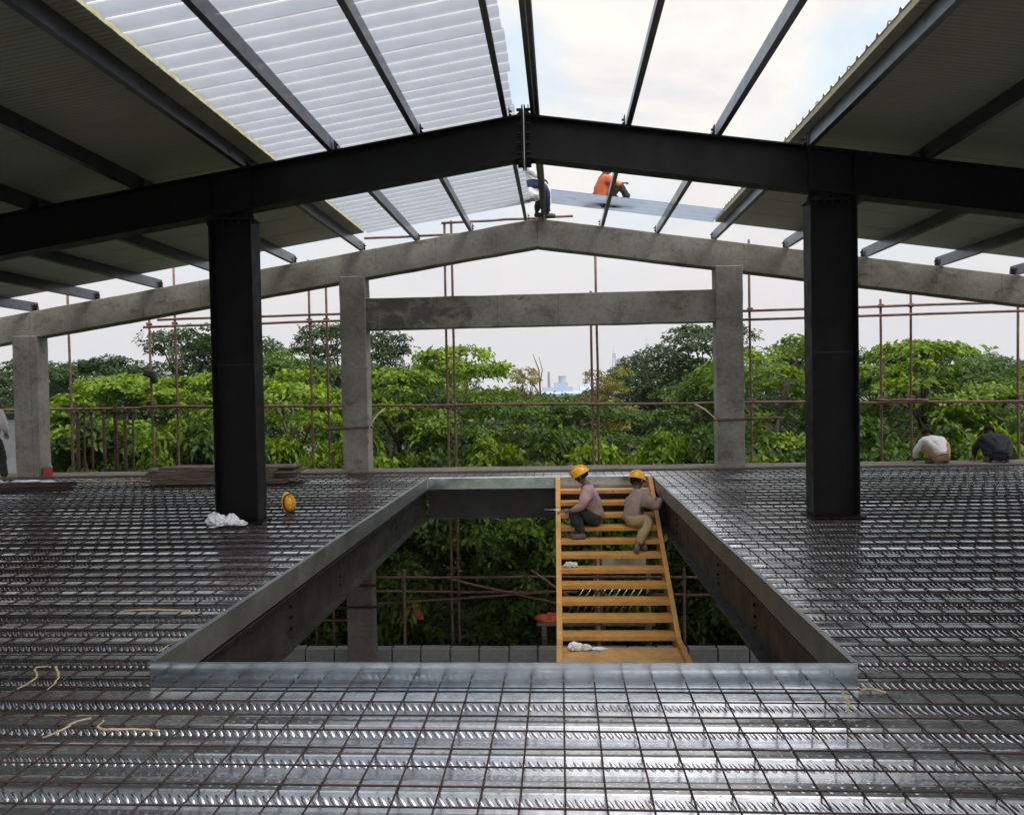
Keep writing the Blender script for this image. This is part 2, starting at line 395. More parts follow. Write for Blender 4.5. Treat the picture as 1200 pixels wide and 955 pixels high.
def build_deck():
    PITCH = .32
    # breakpoints along Y: trough flat, front web (faces -Y), crest flat, back web
    y = -2.2 - .02
    ys = []     # (y, z)
    segs = []   # (y0,z0,y1,z1,matidx)
    k = 0
    off = 4.106 - .025 - PITCH*20
    yy = off
    while yy < 15.8:
        cr = .0036 + .0022*mnoise.noise(Vector((yy*3.7, .5, 2.2))); ct = .080 + .010*mnoise.noise(Vector((yy*2.9, 4.5, 1.2)))
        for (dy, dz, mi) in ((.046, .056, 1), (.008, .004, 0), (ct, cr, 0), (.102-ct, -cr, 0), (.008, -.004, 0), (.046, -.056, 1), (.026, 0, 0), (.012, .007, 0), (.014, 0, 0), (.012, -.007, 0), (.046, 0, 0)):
            segs.append((yy, dy, dz, mi)); yy += dy
    z = -.06; quads = []
    for (y0, dy, dz, mi) in segs:
        y1 = y0+dy; z1 = z+dz
        cuts = [y0] + [c for c in (OY0-.012, OY1+.012) if y0 < c < y1] + [y1]
        for a, b_ in zip(cuts[:-1], cuts[1:]):
            za = z + (z1-z)*(a-y0)/dy; zb = z + (z1-z)*(b_-y0)/dy
            quads.append((a, za, b_, zb, mi))
        z = z1
    mb = MB()
    for (a, za, b_, zb, mi) in quads:
        inside = OY0-.013 < (a+b_)/2 < OY1+.013
        spans = [(-13.5, OX0-.012), (OX1+.012, 12.5)] if inside else [(-13.5, 12.5)]
        for (x0, x1) in spans:
            mb.add([(x0,a,za),(x1,a,za),(x1,b_,zb),(x0,b_,zb)], [(0,1,2,3)], mi)
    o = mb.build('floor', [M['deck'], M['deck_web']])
    return tag(o, kind='structure')
build_deck()

# ------------------------------------------------------------------ reinforcement mesh
def build_rebar():
    root = empty('rebar_mesh', (0, 0, 0))
    tag(root, 'rusty reinforcing bar grid tied over the whole metal deck floor', 'rebar mesh')
    def wob(p, s): return mnoise.noise(Vector((p*.9+s*7.1, s*3.3, 0)))
    rest_c, rest_l = MB(), MB()
    r = .0046
    # long bars (along Y)
    xs = [(-.013 + .1695*k) for k in range(-74, 72)]
    def long_bar(mb, x, s):
        spans = [(-1.5, OY0-.02), (OY1+.02, 15.8)] if OX0-.02 < x < OX1+.02 else [(-1.5, 15.8)]
        for a, b_ in (spans if mb is not None else ()):
            n = max(2, int((b_-a)/1.1))
            mb.tube([(x + .010*wob(a+(b_-a)*i/n, s), a+(b_-a)*i/n, .0065) for i in range(n+1)], r, 5)
    order = sorted(range(len(xs)), key=lambda i: abs(xs[i]+.2))
    done = 0
    for i in order:
        x = xs[i]
        sp = [(-1.5, OY0-.02), (OY1+.02, 15.8)] if OX0-.02 < x < OX1+.02 else [(-1.5, 15.8)]
        for a, b_ in sp:
            n = max(2, int((b_-a)/1.1))
            jx = .016*mnoise.noise(Vector((i*1.9, 5.5, .3))); sk = .010*mnoise.noise(Vector((i*2.7, 1.5, 6.3)))
            pts = [(x + jx + sk*q/n + .014*wob(a+(b_-a)*q/n, i), a+(b_-a)*q/n, .0065) for q in range(n+1)]
            if done < 100 and not (a > 13): MB().tube(pts, r, 5).build('long_bar', M['rebar'], root, smooth=True); done += 1
            else: rest_l.tube(pts, r, 5)
    ysb = []
    y = 3.007 - .1787*22
    while y < 15.8:
        ysb.append(y); y += .1787
    done = 0
    for i, y in enumerate(ysb):
        sp = [(-12.7, OX0-.02), (OX1+.02, 11.9)] if OY0-.02 < y < OY1+.02 else [(-12.7, 11.9)]
        for a, b_ in sp:
            n = max(2, int((b_-a)/1.1)); jo = .020*mnoise.noise(Vector((i*2.3, 1.1, 4.4)))
            mb = MB() if (y > 2.4 and done < 100) else rest_c
            mb.tube([(a+(b_-a)*q/n, y + jo + .012*wob(a+(b_-a)*q/n, i+300), .0165 + .003*wob(q, i)) for q in range(n+1)], r, 5)
            if mb is not rest_c: mb.build('cross_bar', M['rebar'], root, smooth=True); done += 1
            if i % 3 == 0:      # lapped bar tied alongside here and there
                u = a + (b_-a)*(.15+.7*((i*37) % 100)/100)
                if u+.9 < b_: rest_c.tube([(u, y+jo+.012, .0165), (u+.9, y+jo+.014, .018)], r, 5)
    if rest_l.v: tag(rest_l.build('outer_bars', M['rebar'], root, smooth=True), kind='stuff')
    if rest_c.v: tag(rest_c.build('nearest_bars', M['rebar'], root, smooth=True), kind='stuff')
build_rebar()

# ------------------------------------------------------------------ opening: trims and floor beams
T = .006
def trim(label, pts_fn, a, b_, m='galv'):
    mb = MB()
    prof = [(0,-.088),(T,-.088),(T,.100),(.026,.108),(.026,.114),(0,.106)]
    mb.prism(prof, [lambda u, w, t=t: pts_fn(u, w, t) for t in np.linspace(a, b_, 9)])
    o = mb.build('edge_trim', M[m])
    return tag(o, label, 'edge trim', 'galvanised trims round the floor opening')
trim('galvanised edge trim on the near side of the floor opening', lambda u, w, t: (t, OY0-u+.01, w), OX0-.02, OX1+.03)
trim('galvanised edge trim on the far side of the floor opening behind the stair top', lambda u, w, t: (t, OY1+u+.002*math.sin(3*t), w), OX0+.012, OX1-.012)
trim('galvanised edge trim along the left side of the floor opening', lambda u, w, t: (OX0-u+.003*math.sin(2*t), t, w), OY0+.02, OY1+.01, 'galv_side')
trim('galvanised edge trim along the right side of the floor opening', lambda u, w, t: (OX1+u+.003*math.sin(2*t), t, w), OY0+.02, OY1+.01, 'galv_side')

def ibeam_prof(d, w, tw, tf):
    return [(-w/2,-d),(w/2,-d),(w/2,-d+tf),(tw/2,-d+tf),(tw/2,-tf),(w/2,-tf),(w/2,0),(-w/2,0),(-w/2,-tf),(-tw/2,-tf),(-tw/2,-d+tf),(-w/2,-d+tf)]
def floor_beam(label, fn, a, b_, bolts):
    mb = MB(); mb.prism(ibeam_prof(.50,.20,.012,.018), [lambda u, w, t=t: fn(u, w-.11, t) for t in (a, b_)])
    o = mb.build('floor_beam', M['dark_steel'])
    tag(o, label, 'steel beam', 'steel beams framing the floor opening')
    for t in bolts:
        for wz in (-.22,-.32,-.42):
            MB().tube([fn(-.026, wz-.06, t), fn(.026, wz-.06, t)], .015, 6).build('bolt', M['black_steel'], o)
    return o
floor_beam('dark steel beam under the left edge of the floor opening', lambda u, w, t: (OX0-.11-u, t, w), OY0-.1, OY1+.3, (7.0, 8.6, 11.6, 13.4))
floor_beam('dark steel beam under the right edge of the floor opening', lambda u, w, t: (OX1+.11+u, t, w), OY0-.1, OY1+.3, (7.0, 8.6, 11.6, 13.4))
floor_beam('dark steel beam under the far edge of the floor opening', lambda u, w, t: (t, OY1+.11+u, w), OX0-.004, OX1+.004, (-1.2, .6))
floor_beam('dark steel beam under the near edge of the floor opening', lambda u, w, t: (t, OY0-.24-u, w), OX0-.004, OX1+.004, ())

# concrete kerb strip at the far edge of the deck
M['kerb'] = concrete_mat('stained kerb and shade-toned column concrete', (.115,.095,.082), (.06,.05,.04), (.20,.17,.15))
k = MB(); k.box(-13.5, 12.5, 15.83, 16.62, -.55, .045)
tag(k.build('edge_kerb', M['kerb'], bevel=.012, rough=(.5, .012, 2.0)), 'low concrete kerb along the far edge of the deck', 'kerb')

# ------------------------------------------------------------------ steel frame
def steel_column(x, label):
    root = empty('steel_column', (x, YN, 0))
    tag(root, label, 'steel column', 'black steel columns of the near frame')
    hw = .28; top = roof_z(x) - .54 - .10
    s = 1 if x > XR else -1
    mb = MB(); mb.box(-hw+.018, hw-.018, -.007, .007, .02, top); mb.build('web', M['black_steel'], root)
    for q in (-1, 1):
        mb = MB(); x0, x1 = sorted((q*hw, q*(hw-.018))); mb.box(x0, x1, -.15, .15, .02, top)
        mb.build('flange', M['black_steel'], root, bevel=.003)
    mb = MB(); mb.box(-hw-.05, hw+.05, -.2, .2, 0, .02); mb.build('base_plate', M['black_steel'], root)
    mb = MB(); mb.box(-hw-.03, hw+.03, -.16, .16, top, top+.022); cp = mb.build('cap_plate', M['black_steel'], root)
    for i in range(5):
        for yv in (-.11, .11):
            MB().tube([(-.2+.1*i, yv, top-.045), (-.2+.1*i, yv, top+.05)], .014, 6).build('bolt', M['black_steel'], cp)
    for q in (-1, 1):
        MB().tube([(q*(hw+.018), -.1, top-.05), (q*(hw+.018), -.1, top+.05)], .014, 6).build('bolt', M['black_steel'], cp)
    # short stub between cap plate and rafter, wedge under slope
    mb = MB()
    zl = roof_z(x-hw) - .54 ; zr_ = roof_z(x+hw) - .54
    t0 = top+.022
    for yv0, yv1, xa, xb in ((-.006,.006,-hw+.02,hw-.02), (-.14,-.008,-.007,.007), (.008,.14,-.007,.007)):
        za = zl+(zr_-zl)*(xa+hw)/(2*hw) - .003; zb = zl+(zr_-zl)*(xb+hw)/(2*hw) - .003
        mb.add([(xa,yv0,t0),(xb,yv0,t0),(xb,yv1,t0),(xa,yv1,t0),(xa,yv0,za),(xb,yv0,zb),(xb,yv1,zb),(xa,yv1,za)],
               [(0,3,2,1),(4,5,6,7),(0,1,5,4),(1,2,6,5),(2,3,7,6),(3,0,4,7)])
    mb.build('stub', M['black_steel'], root)
    mb = MB(); mb.box(-hw+.02, hw-.02, -.0095, -.0075, 2.03, 2.042); mb.build('weld_seam', M['dark_steel'], root)
    return root
steel_column(XCL, 'black steel H column on the deck left of the floor opening')
steel_column(XCR, 'black steel H column on the deck right of the floor opening')

def rafter(s, label, xend):
    root = empty('steel_rafter', (XR, YN, ZR)); tag(root, label, 'steel beam', 'sloping black steel rafters of the near frame')
    L_ = abs(xend-XR)
    fn = lambda t: (lambda u, w: (s*t, u, w - SL*t))
    mb = MB(); mb.prism(ibeam_prof(.54,.25,.012,.018), [fn(t) for t in (.024, L_*.5, L_)]); mb.build('beam', M['black_steel'], root)
    mb = MB(); x0, x1 = sorted((s*.007, s*.0235)); mb.box(x0, x1, -.14, .14, -.64, .10); ep = mb.build('end_plate', M['black_steel'], root)
    for z in (.055, -.12, -.24, -.36, -.48, -.595):
        for yv in (-.09, .09):
            MB().tube([(s*.024, yv, z), (s*.085, yv, z)], .02, 6).build('bolt', M['black_steel'], ep)
    # gusset fins above and below at the ridge
    mb = MB()
    for yv in (-.006,):
        mb.add([(s*.022,yv,-.003),(s*.15,yv,-.025),(s*.022,yv,.095),(s*.022,yv+.012,-.003),(s*.15,yv+.012,-.025),(s*.022,yv+.012,.095)],
               [(0,1,2),(3,5,4),(0,3,4,1),(1,4,5,2),(2,5,3,0)])
        mb.add([(s*.022,yv,-.548),(s*.15,yv,-.568),(s*.022,yv,-.635),(s*.022,yv+.012,-.548),(s*.15,yv+.012,-.568),(s*.022,yv+.012,-.635)],
               [(0,2,1),(3,4,5),(0,1,4,3),(1,2,5,4),(2,0,3,5)])
    mb.build('gusset', M['black_steel'], ep)
    # web stiffeners over the column flanges
    xc = XCL if s < 0 else XCR
    for q in (-.27, .27):
        t = abs(xc+q-XR)
        mb = MB(); mb.box(s*t-.006, s*t+.006, -.12, -.0075, -.52-SL*t, -.02-SL*t); mb.build('stiffener', M['black_steel'], root)
    return root
rafter(-1, 'black steel rafter sloping down left from the bolted ridge joint', -12.6)
rafter(1, 'black steel rafter sloping down right from the bolted ridge joint', 11.9)

# ------------------------------------------------------------------ concrete gable frame
COLW = .265
def conc_column(x, label, base=-.56):
    top = roof_z(x) - .5
    mb = MB(); mb.box(x-COLW, x+COLW, YF-.19, YF+.19, base, top)
    o = mb.build('concrete_column', M['concrete'], bevel=.015, rough=(.35, .012, 2.5))
    return tag(o, label, 'concrete column', 'concrete columns of the far gable frame')
cl = conc_column(XCL+.0, 'grey concrete column at the left end of the straight tie beam')
conc_column(XCR+.0, 'grey concrete column at the right end of the straight tie beam')
conc_column(XC0, 'grey concrete column by the red tin near the left edge of the deck')
mb = MB(); mb.box(XCL-COLW, XCL+COLW, YF-.19, YF+.19, -4.05, -.62)  # darker concrete than above, so the shade below deck is painted in
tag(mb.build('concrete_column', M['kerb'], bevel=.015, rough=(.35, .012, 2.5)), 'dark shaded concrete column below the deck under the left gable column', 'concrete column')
for z, q in ((-2.28, 'upper'), (-2.72, 'lower')):
    mb = MB(); mb.tube([(XCL-.5, YF-.225, z), (XCL+.42, YF-.225, z+.015)], .026, 8)
    tag(mb.build('scaffold_tube', M['rebar'], smooth=True), f'{q} dark tube strapped across the shaded column below the deck', 'scaffold tube', 'level and slanting scaffold tubes')
def gable(s, xend, label):
    mb = MB(); L_ = abs(xend-XR)
    prof = [(-.175,-.56),(.175,-.56),(.175,0),(-.175,0)]
    mb.prism(prof, [lambda u, w, t=t: (XR+s*t, YF+u, ZR-.02+w-SL*t) for t in np.linspace(.001, L_, 12)])
    o = mb.build('gable_beam', M['concrete'], bevel=.012, rough=(.4, .010, 2.2))
    tag(o, label, 'concrete beam', 'sloping concrete gable beams')
gable(-1, -13.0, 'sloping concrete gable beam falling left from the ridge behind the steel rafter')
gable(1, 12.4, 'sloping concrete gable beam falling right from the ridge behind the steel rafter')
mb = MB(); mb.box(XCL+COLW-.01, XCR-COLW+.01, YF-.15, YF+.15, 2.92, 3.56)
tag(mb.build('tie_beam', M['concrete_tie'], bevel=.012, rough=(.4, .010, 1.7)), 'straight horizontal concrete beam between two gable columns, stained dark at left', 'concrete beam')

# ------------------------------------------------------------------ purlins
PL = [-.62,-1.75,-2.85,-3.98,-5.42,-6.85,-8.28,-9.65,-11.0]
PRr = [-.25,.91,2.01,3.12,4.52,6.03,7.45,8.88,10.3]
def c_prof(web_side):
    h, w, t, lip = .195, .062, .004, .018
    a = [(0,0),(w,0),(w,lip),(w-t,lip),(w-t,t),(t,t),(t,h-t),(w-t,h-t),(w-t,h-lip),(w,h-lip),(w,h),(0,h)]
    return [((-w/2+u)*(1), v) for (u, v) in a] if web_side < 0 else [(w/2-u, v) for (u, v) in a]
def purlin(x, label, double=False):
    s = 1 if x > XR else -1
    root = empty('purlin', (x, 0, roof_z(x)+.003)); tag(root, label, 'purlin', 'roof purlins over the two frames')
    ya, yb = -4.0, 16.18
    if double:
        for q in (-1, 1):
            mb = MB(); mb.prism(c_prof(-1), [lambda u, w, t=t: (q*(.029) + (u*q)*.75, t, w) for t in (ya, yb)]); mb.build('channel', M['purlin'], root)
    else:
        # web on the ridge side
        mb = MB(); mb.prism(c_prof(-s), [lambda u, w, t=t: (u + SL*s*w*1.0, t, w - SL*s*u) for t in (ya, yb)]); mb.build('channel', M['purlin'], root)
    for yv in (YN, YF):
        mb = MB(); xx = -s*.045 + (0 if not double else -.04)
        mb.box(xx-.005, xx+.005, yv-.05, yv+.05, .0, .15)
        mb.box(xx-.055 if s > 0 else xx+.005, xx-.005 if s > 0 else xx+.055, yv-.05, yv+.05, 0, .007)
        cl_ = mb.build('cleat', M['black_steel'], root)
        for (dy, dz) in ((-.025,.05),(.025,.11)):
            MB().tube([(xx-s*.005, yv+dy, dz), (xx-s*.03, yv+dy, dz)], .014, 6).build('bolt', M['black_steel'], cl_)
    # loose rag of rust at splice
    return root
for i, x in enumerate(PL):
    where = 'under the translucent sheets' if i < 3 else ('at the edge of the cream panels' if i == 3 else 'under the dark cream panels')
    purlin(x, f'dark steel purlin {where}, {ORD[i]} left of the ridge')
for i, x in enumerate(PRr):
    where = 'against the open sky' if i < 3 else ('at the open edge of the cream panels' if i == 3 else 'under the dark cream panels')
    purlin(x, f'dark steel purlin {where}, {ORD[i]} right of the ridge', double=(i == 0))

# ------------------------------------------------------------------ roof panels
def panel(s, y0, y1, label, group, nr):
    xi = -3.76 if s < 0 else 3.01
    xo = -11.9 if s < 0 else 11.3
    root = empty('roof_panel', (xi, y0, roof_z(xi))); tag(root, label, 'roof panel', group)
    W = y1-y0; Lx = abs(xo-xi)
    def slab(a, b_, z0, z1, name, m, inset=0.0):
        mb = MB()
        vs = []
        for z in (z0, z1):
            for (t, y) in ((inset, a), (Lx, a), (Lx, b_), (inset, b_)):
                vs.append((s*t, y, z - SL*t))
        mb.add(vs, [(0,3,2,1),(4,5,6,7),(0,1,5,4),(1,2,6,5),(2,3,7,6),(3,0,4,7)])
        return mb.build(name, m, root)
    slab(.009, W-.009, .204, .208, 'liner_sheet', M['liner'], -.004)
    slab(.001, W-.001, .2085, .272, 'foam_core', M['core'])
    # ribbed top sheet: trapezoid ribs run down the slope
    pts = []
    n = nr
    p = W/n
    for i in range(n):
        b0 = i*p
        pts += [(b0+.0, .31), (b0+.03, .31), (b0+.055, .274), (b0+p-.03, .274)]
    pts += [(W-.002, .274), (W+.012, .300)]
    mb = MB()
    vs = [(s*t, y, z - SL*t) for t in (-.012, Lx) for (y, z) in pts] + [(s*t, y, z+.003 - SL*t) for t in (-.012, Lx) for (y, z) in pts]
    k_ = len(pts); fs = []
    for i in range(k_-1):
        fs.append((i, i+1, k_+i+1, k_+i)); fs.append((2*k_+i, 3*k_+i, 3*k_+i+1, 2*k_+i+1)); fs.append((i, 2*k_+i, 2*k_+i+1, i+1))
    mb.add(vs, fs); mb.build('top_sheet', M['topsheet'], root)
for s, nm in ((-1, 'left'), (1, 'right')):
    for k_ in range(10):
        y1 = 15.35 - k_*1.0
        frm = 'the far gable end' 
        panel(s, y1-1.0, y1, f'cream insulated roof panel on the {nm} slope, {ORD[k_]} strip counted from the far gable', 'cream insulated roof panels', 4)
    panel(s, -.9, 5.35, f'long cream insulated roof panel overhead on the {nm} slope beside the nearest strips', 'cream insulated roof panels', 25)

# ------------------------------------------------------------------ translucent sheets
def corr(pitch, n, amp):
    pts = []; q = pitch/.265
    for i in range(n):
        b = i*pitch
        pts += [(b, 0.0), (b+.008*q, amp*.45), (b+.032*q, amp*.45), (b+.038*q, .0)] + [(b+(.038+.227*t)*q, +.026*4*t*(1-t)) for t in (.14,.28,.43,.57,.72,.86)]
    pts.append((n*pitch+.01, .0025))
    return pts
def roof_sheet(name, label, cat, group, xa, xb, y0, n, m, z_off=.203, pitch=.265):
    s = 1 if (xa+xb)/2 > XR else -1
    root_x = xa
    pts = corr(pitch, n, .034)
    mb = MB(); kx = 12; k_ = len(pts)
    vs = []
    for i in range(kx+1):
        x = xa + (xb-xa)*i/kx
        for (y, z) in pts: vs.append((x-xa, y, roof_z(x, z_off)+z+.009-roof_z(xa, z_off)))
    fs = [(i*k_+j, i*k_+j+1, (i+1)*k_+j+1, (i+1)*k_+j) for i in range(kx) for j in range(k_-1)]
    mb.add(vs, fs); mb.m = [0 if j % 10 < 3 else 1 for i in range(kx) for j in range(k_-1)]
    o = mb.build(name, m)
    o.data.polygons.foreach_set('use_smooth', [j % 10 >= 3 for i in range(kx) for j in range(k_-1)])
    o.location = (xa, y0, roof_z(xa, z_off))
    return tag(o, label, cat, group)
for k_ in range(10):
    y0 = 15.45 - (k_+1)*1.06
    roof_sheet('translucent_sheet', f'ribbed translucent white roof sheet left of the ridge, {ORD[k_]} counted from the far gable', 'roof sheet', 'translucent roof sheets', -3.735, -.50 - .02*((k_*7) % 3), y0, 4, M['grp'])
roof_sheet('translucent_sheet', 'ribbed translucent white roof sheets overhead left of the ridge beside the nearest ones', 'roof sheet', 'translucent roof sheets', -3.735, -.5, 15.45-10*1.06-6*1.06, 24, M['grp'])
bs = roof_sheet('loose_roof_sheet', 'bluish ribbed roof sheet laid on the open purlins under the orange shirt man', 'roof sheet', None, -.10, 3.0, 14.40, 4, M['bluesheet'], .206)

# ------------------------------------------------------------------ staircase
STX0, STX1 = -.035, 1.495
def stairs():
    root = empty('steel_stair', (0, 0, 0)); tag(root, 'ochre primed open riser steel stair descending from the far edge of the opening', 'staircase')
    ty = lambda k: 13.50 - .28*k
    tz = lambda k: -.064 - .1606*k
    # stringers: plates with flanges, following the pitch and turning level at the landing
    ya, za = 13.86, .10
    slope = .1606/.28
    kink_y = 10.55; kz = tz(0) + .0 - slope*(13.50-kink_y) + .06
    for q, x in ((-1, STX0), (1, STX1)):
        mb = MB()
        top = [(13.86, .105), (13.60, .105), (kink_y, kz), (9.0, kz)]
        bot = [(13.86, -.36), (13.60, -.36), (13.50, -.38), (kink_y+.12, kz-.30), (9.0, kz-.27)]
        poly = top + bot[::-1]
        x0, x1 = (x-.012, x) if q > 0 else (x, x+.012)
        n = len(poly)
        vs = [(x0, y, z) for y, z in poly] + [(x1, y, z) for y, z in poly]
        fs = [tuple(range(n)), tuple(range(2*n-1, n-1, -1))] + [(i, (i+1) % n, n+(i+1) % n, n+i) for i in range(n)]
        mb.add(vs, fs)
        st = mb.build('stringer', M['yellow'], root)
        fl = MB()
        for a, b_ in zip(top[:-1], top[1:]):
            fx0, fx1 = (x, x+.065) if q > 0 else (x-.065, x)
            if q > 0: fx0, fx1 = x-.0, x+.055
            vs = [(fx0,a[0],a[1]-.010),(fx1,a[0],a[1]-.010),(fx1,b_[0],b_[1]-.010),(fx0,b_[0],b_[1]-.010),(fx0,a[0],a[1]-.001),(fx1,a[0],a[1]-.001),(fx1,b_[0],b_[1]-.001),(fx0,b_[0],b_[1]-.001)]
            fl.add(vs, [(0,3,2,1),(4,5,6,7),(0,1,5,4),(1,2,6,5),(2,3,7,6),(3,0,4,7)])
        fl.build('stringer_flange', M['yellow'], st)
    for k_ in range(11):
        y, z = ty(k_), tz(k_)
        mb = MB(); a, b_ = STX0+.0125, STX1-.0125
        mb.box(a, b_, y-.13, y+.15, z-.006, z)
        mb.box(a, b_, y-.13, y-.122, z-.062, z-.0065)
        mb.box(a, b_, y+.142, y+.15, z-.045, z-.0065)
        mb.build('tread', M['yellow'], root, bevel=.003)
    mb = MB(); zl = kz-.10
    mb.box(STX0+.0125, STX1-.0125, 9.0, 10.50, zl-.008, zl); mb.build('landing', M['yellow_worn'], root)
    for x in (STX0+.1, STX1-.1):
        for y in (9.1, 10.3):
            mb = MB(); mb.box(x-.05, x+.05, y-.05, y+.05, -4.05, zl-.009); mb.build('leg', M['yellow'], root)
    return zl
LANDZ = stairs()

# ------------------------------------------------------------------ scaffold outside the far edge
SY = 17.2
POLES = [(-10.99,-4.6,4.9,'rusty scaffold pole just right of the leftmost concrete column'),
 (-9.12,-4.6,3.42,'rusty scaffold pole with a grey rag tied to it'),
 (-8.53,-4.6,4.6,'rusty scaffold pole right next to the pole with the rag'),
 (-5.48,-4.6,4.6,'rusty scaffold pole, left one of the pair just left of the concrete column'),
 (-5.10,-4.6,4.6,'rusty scaffold pole, right one of the pair just left of the concrete column'),
 (-2.45,-4.6,5.33,'rusty scaffold pole, left one of the pair crossing the tie beam left of centre'),
 (-2.29,-4.6,5.36,'rusty scaffold pole, right one of the pair crossing the tie beam left of centre'),
 (.70,-4.6,3.75,'shorter rusty scaffold pole of the central pair, above the stair top'),
 (.82,-4.6,4.75,'taller rusty scaffold pole of the central pair, above the stair top'),
 (4.07,-4.6,4.75,'rusty scaffold pole just right of the right gable column'),
 (6.79,-4.6,3.42,'rusty scaffold pole, first one right of the right black column'),
 (7.41,-4.6,3.75,'rusty scaffold pole beside the squatting man in white'),
 (9.58,-4.6,3.35,'rusty scaffold pole right of the squatting man in dark clothes')]
def scaffold_pole(x, z0, z1, label, i):
    root = empty('scaffold_pole', (x, SY, z0)); tag(root, label, 'scaffold pole', 'upright rusty scaffold poles')
    mb = MB(); n = 7
    mb.tube([(.02*mnoise.noise(Vector((i*3.3, k_*.7, 0))), .01*mnoise.noise(Vector((i*5.3, k_*.7, 2))), (z1-z0)*k_/n) for k_ in range(n+1)], .027, 8)
    mb.build('tube', M['rust_tube'], root, smooth=True)
    for z in (1.33, 3.27, -2.45, -2.75):
        if z < z1-.05:
            mb = MB(); mb.obox((0,-.02,z-z0), (.085,.10,.075)); mb.tube([(-.07,-.03,z-z0+.02),(.07,-.03,z-z0+.02)], .014, 6)
            mb.tube([(.045,-.08,z-z0),(.045,.05,z-z0)], .011, 6)
            mb.build('coupler', M['rust_tube'], root, bevel=.008)
    return root
for i, (x, z0, z1, lb) in enumerate(POLES): scaffold_pole(x, z0, z1, lb, i)
def ledger(p0, p1, label, r=.027):
    mb = MB(); n = 8; p0 = Vector(p0); p1 = Vector(p1)
    mb.tube([p0.lerp(p1, k_/n) + Vector((0, 0, .018*mnoise.noise(Vector((k_*.8, p0.x, p0.z))))) for k_ in range(n+1)], r, 8)
    return tag(mb.build('scaffold_tube', M['rust_tube'], smooth=True), label, 'scaffold tube', 'level and slanting scaffold tubes')
ly = SY-.06
ledger((-13.2,ly,1.42),(-6.2,ly,1.40), 'level rusty scaffold tube at rail height running behind the leftmost concrete column')
ledger((-9.3,ly-.055,1.44),(-4.5,ly-.055,1.37), 'level rusty scaffold tube at rail height behind the left black column')
ledger((-4.4,ly,1.36),(1.0,ly,1.32), 'level rusty scaffold tube at rail height over the left half of the opening')
ledger((.6,ly-.055,1.31),(6.2,ly-.055,1.27), 'level rusty scaffold tube at rail height crossing the right gable column')
ledger((5.8,ly,1.24),(12.5,ly,1.20), 'level rusty scaffold tube at rail height behind the squatting men')
ledger((6.6,ly-.055,1.29),(7.7,ly-.055,1.27), 'short rusty scaffold tube clamped at rail height between two poles on the right')
ledger((-8.9,ly,3.36),(-3.6,ly,3.40), 'upper one of the two high rusty tubes left of the tie beam')
ledger((-9.2,ly-.055,3.20),(-3.9,ly-.055,3.24), 'lower one of the two high rusty tubes left of the tie beam')
ledger((3.7,ly,3.24),(12.0,ly,3.30), 'upper one of the two high rusty tubes right of the tie beam')
ledger((3.7,ly-.055,3.05),(12.0,ly-.055,3.10), 'lower one of the two high rusty tubes right of the tie beam')
ledger((-2.5,ly,5.30),(.35,ly,5.36), 'level rusty tube just above the concrete ridge')
ledger((-4.2,ly,5.02),(-1.1,ly,5.06), 'level rusty tube just above the left gable beam')
ledger((-5.2,ly,.88),(-4.5,ly,.86), 'very short rusty tube behind the left gable column')
# tubes strapped across the concrete columns
ledger((XCL-.45,YF-.24,.93),(XCL+.40,YF-.24,.96), 'short rusty tube strapped across the left gable column')
ledger((XCR-.33,YF-.24,.98),(XCR+1.0,YF-.24,1.0), 'short rusty tube strapped across the right gable column')
def rope(pts, label):
    mb = MB(); mb.tube(pts, .018, 6); return tag(mb.build('rope', M['straw'], smooth=True), label, 'rope', 'frayed tie ropes on the gable columns')
rope([(XCL+.34,SY-.1,1.30),(XCL+.36,YF+.3,1.2),(XCL+.33,YF-.22,1.02),(XCL+.31,YF-.27,.93),(XCL+.26,YF-.27,.80),(XCL+.29,YF-.26,.62)], 'frayed rope tied from tube to the left gable column')
rope([(XCR-.50,SY-.1,1.28),(XCR-.42,YF+.3,1.18),(XCR-.32,YF-.22,1.02),(XCR-.29,YF-.27,.90),(XCR-.25,YF-.27,.78),(XCR-.27,YF-.26,.58)], 'frayed rope tied from tube to the right gable column')
# lower level tubes
ledger((-4.1,ly,-2.41),(5.4,ly,-2.46), 'top level tube of the lower scaffold seen through the opening')
ledger((-6.0,ly-.055,-2.70),(.3,ly-.055,-2.74), 'middle level tube of the lower scaffold seen through the opening')
ledger((-4.3,ly,-3.02),(-.4,ly-.1,-2.72), 'slightly slanting tube of the lower scaffold seen through the opening')
ledger((-2.4,ly-.1,-2.45),(.2,ly-.1,-3.05), 'downward slanting brace of the lower scaffold left of the stair')
ledger((-.7,ly-.1,-2.25),(.15,ly-.1,-2.85), 'short steep brace of the lower scaffold close left of the stair')
ledger((1.9,ly-.055,-2.80),(5.4,ly-.055,-2.83), 'level tube of the lower scaffold right of the stair')
ledger((-7.5,ly,-3.35),(-4.4,ly,-3.36), 'low level tube of the lower scaffold under the left floor beam', .022)
for x, lb in ((-3.45,'short rusty prop standing on the kerb blocks left of the stair'),(2.55,'short rusty prop standing on the kerb blocks right of the stair'),(-6.1,'short rusty prop under the left floor beam')):
    mb = MB(); mb.tube([(x,16.9,-4.05),(x+.01,16.9,-2.2)], .03, 8); mb.box(x-.06,x+.06,16.84,16.96,-4.05,-4.035); mb.box(x-.045,x+.045,16.86,16.94,-2.55,-2.47)
    tag(mb.build('scaffold_prop', M['rust_tube'], smooth=False), lb, 'prop', 'short props on the lower floor')
# rag on the pole
mb = MB(); mb.obox((-9.12,SY-.04,2.17),(.26,.16,.16),(.1,.2,.2)); mb.obox((-9.02,SY-.05,2.06),(.13,.12,.22),(.2,-.1,0))
tag(mb.build('rag', M['trouser_black'], bevel=.04, seg=2, smooth=True), 'dark grey rag knotted round a scaffold pole', 'rag')
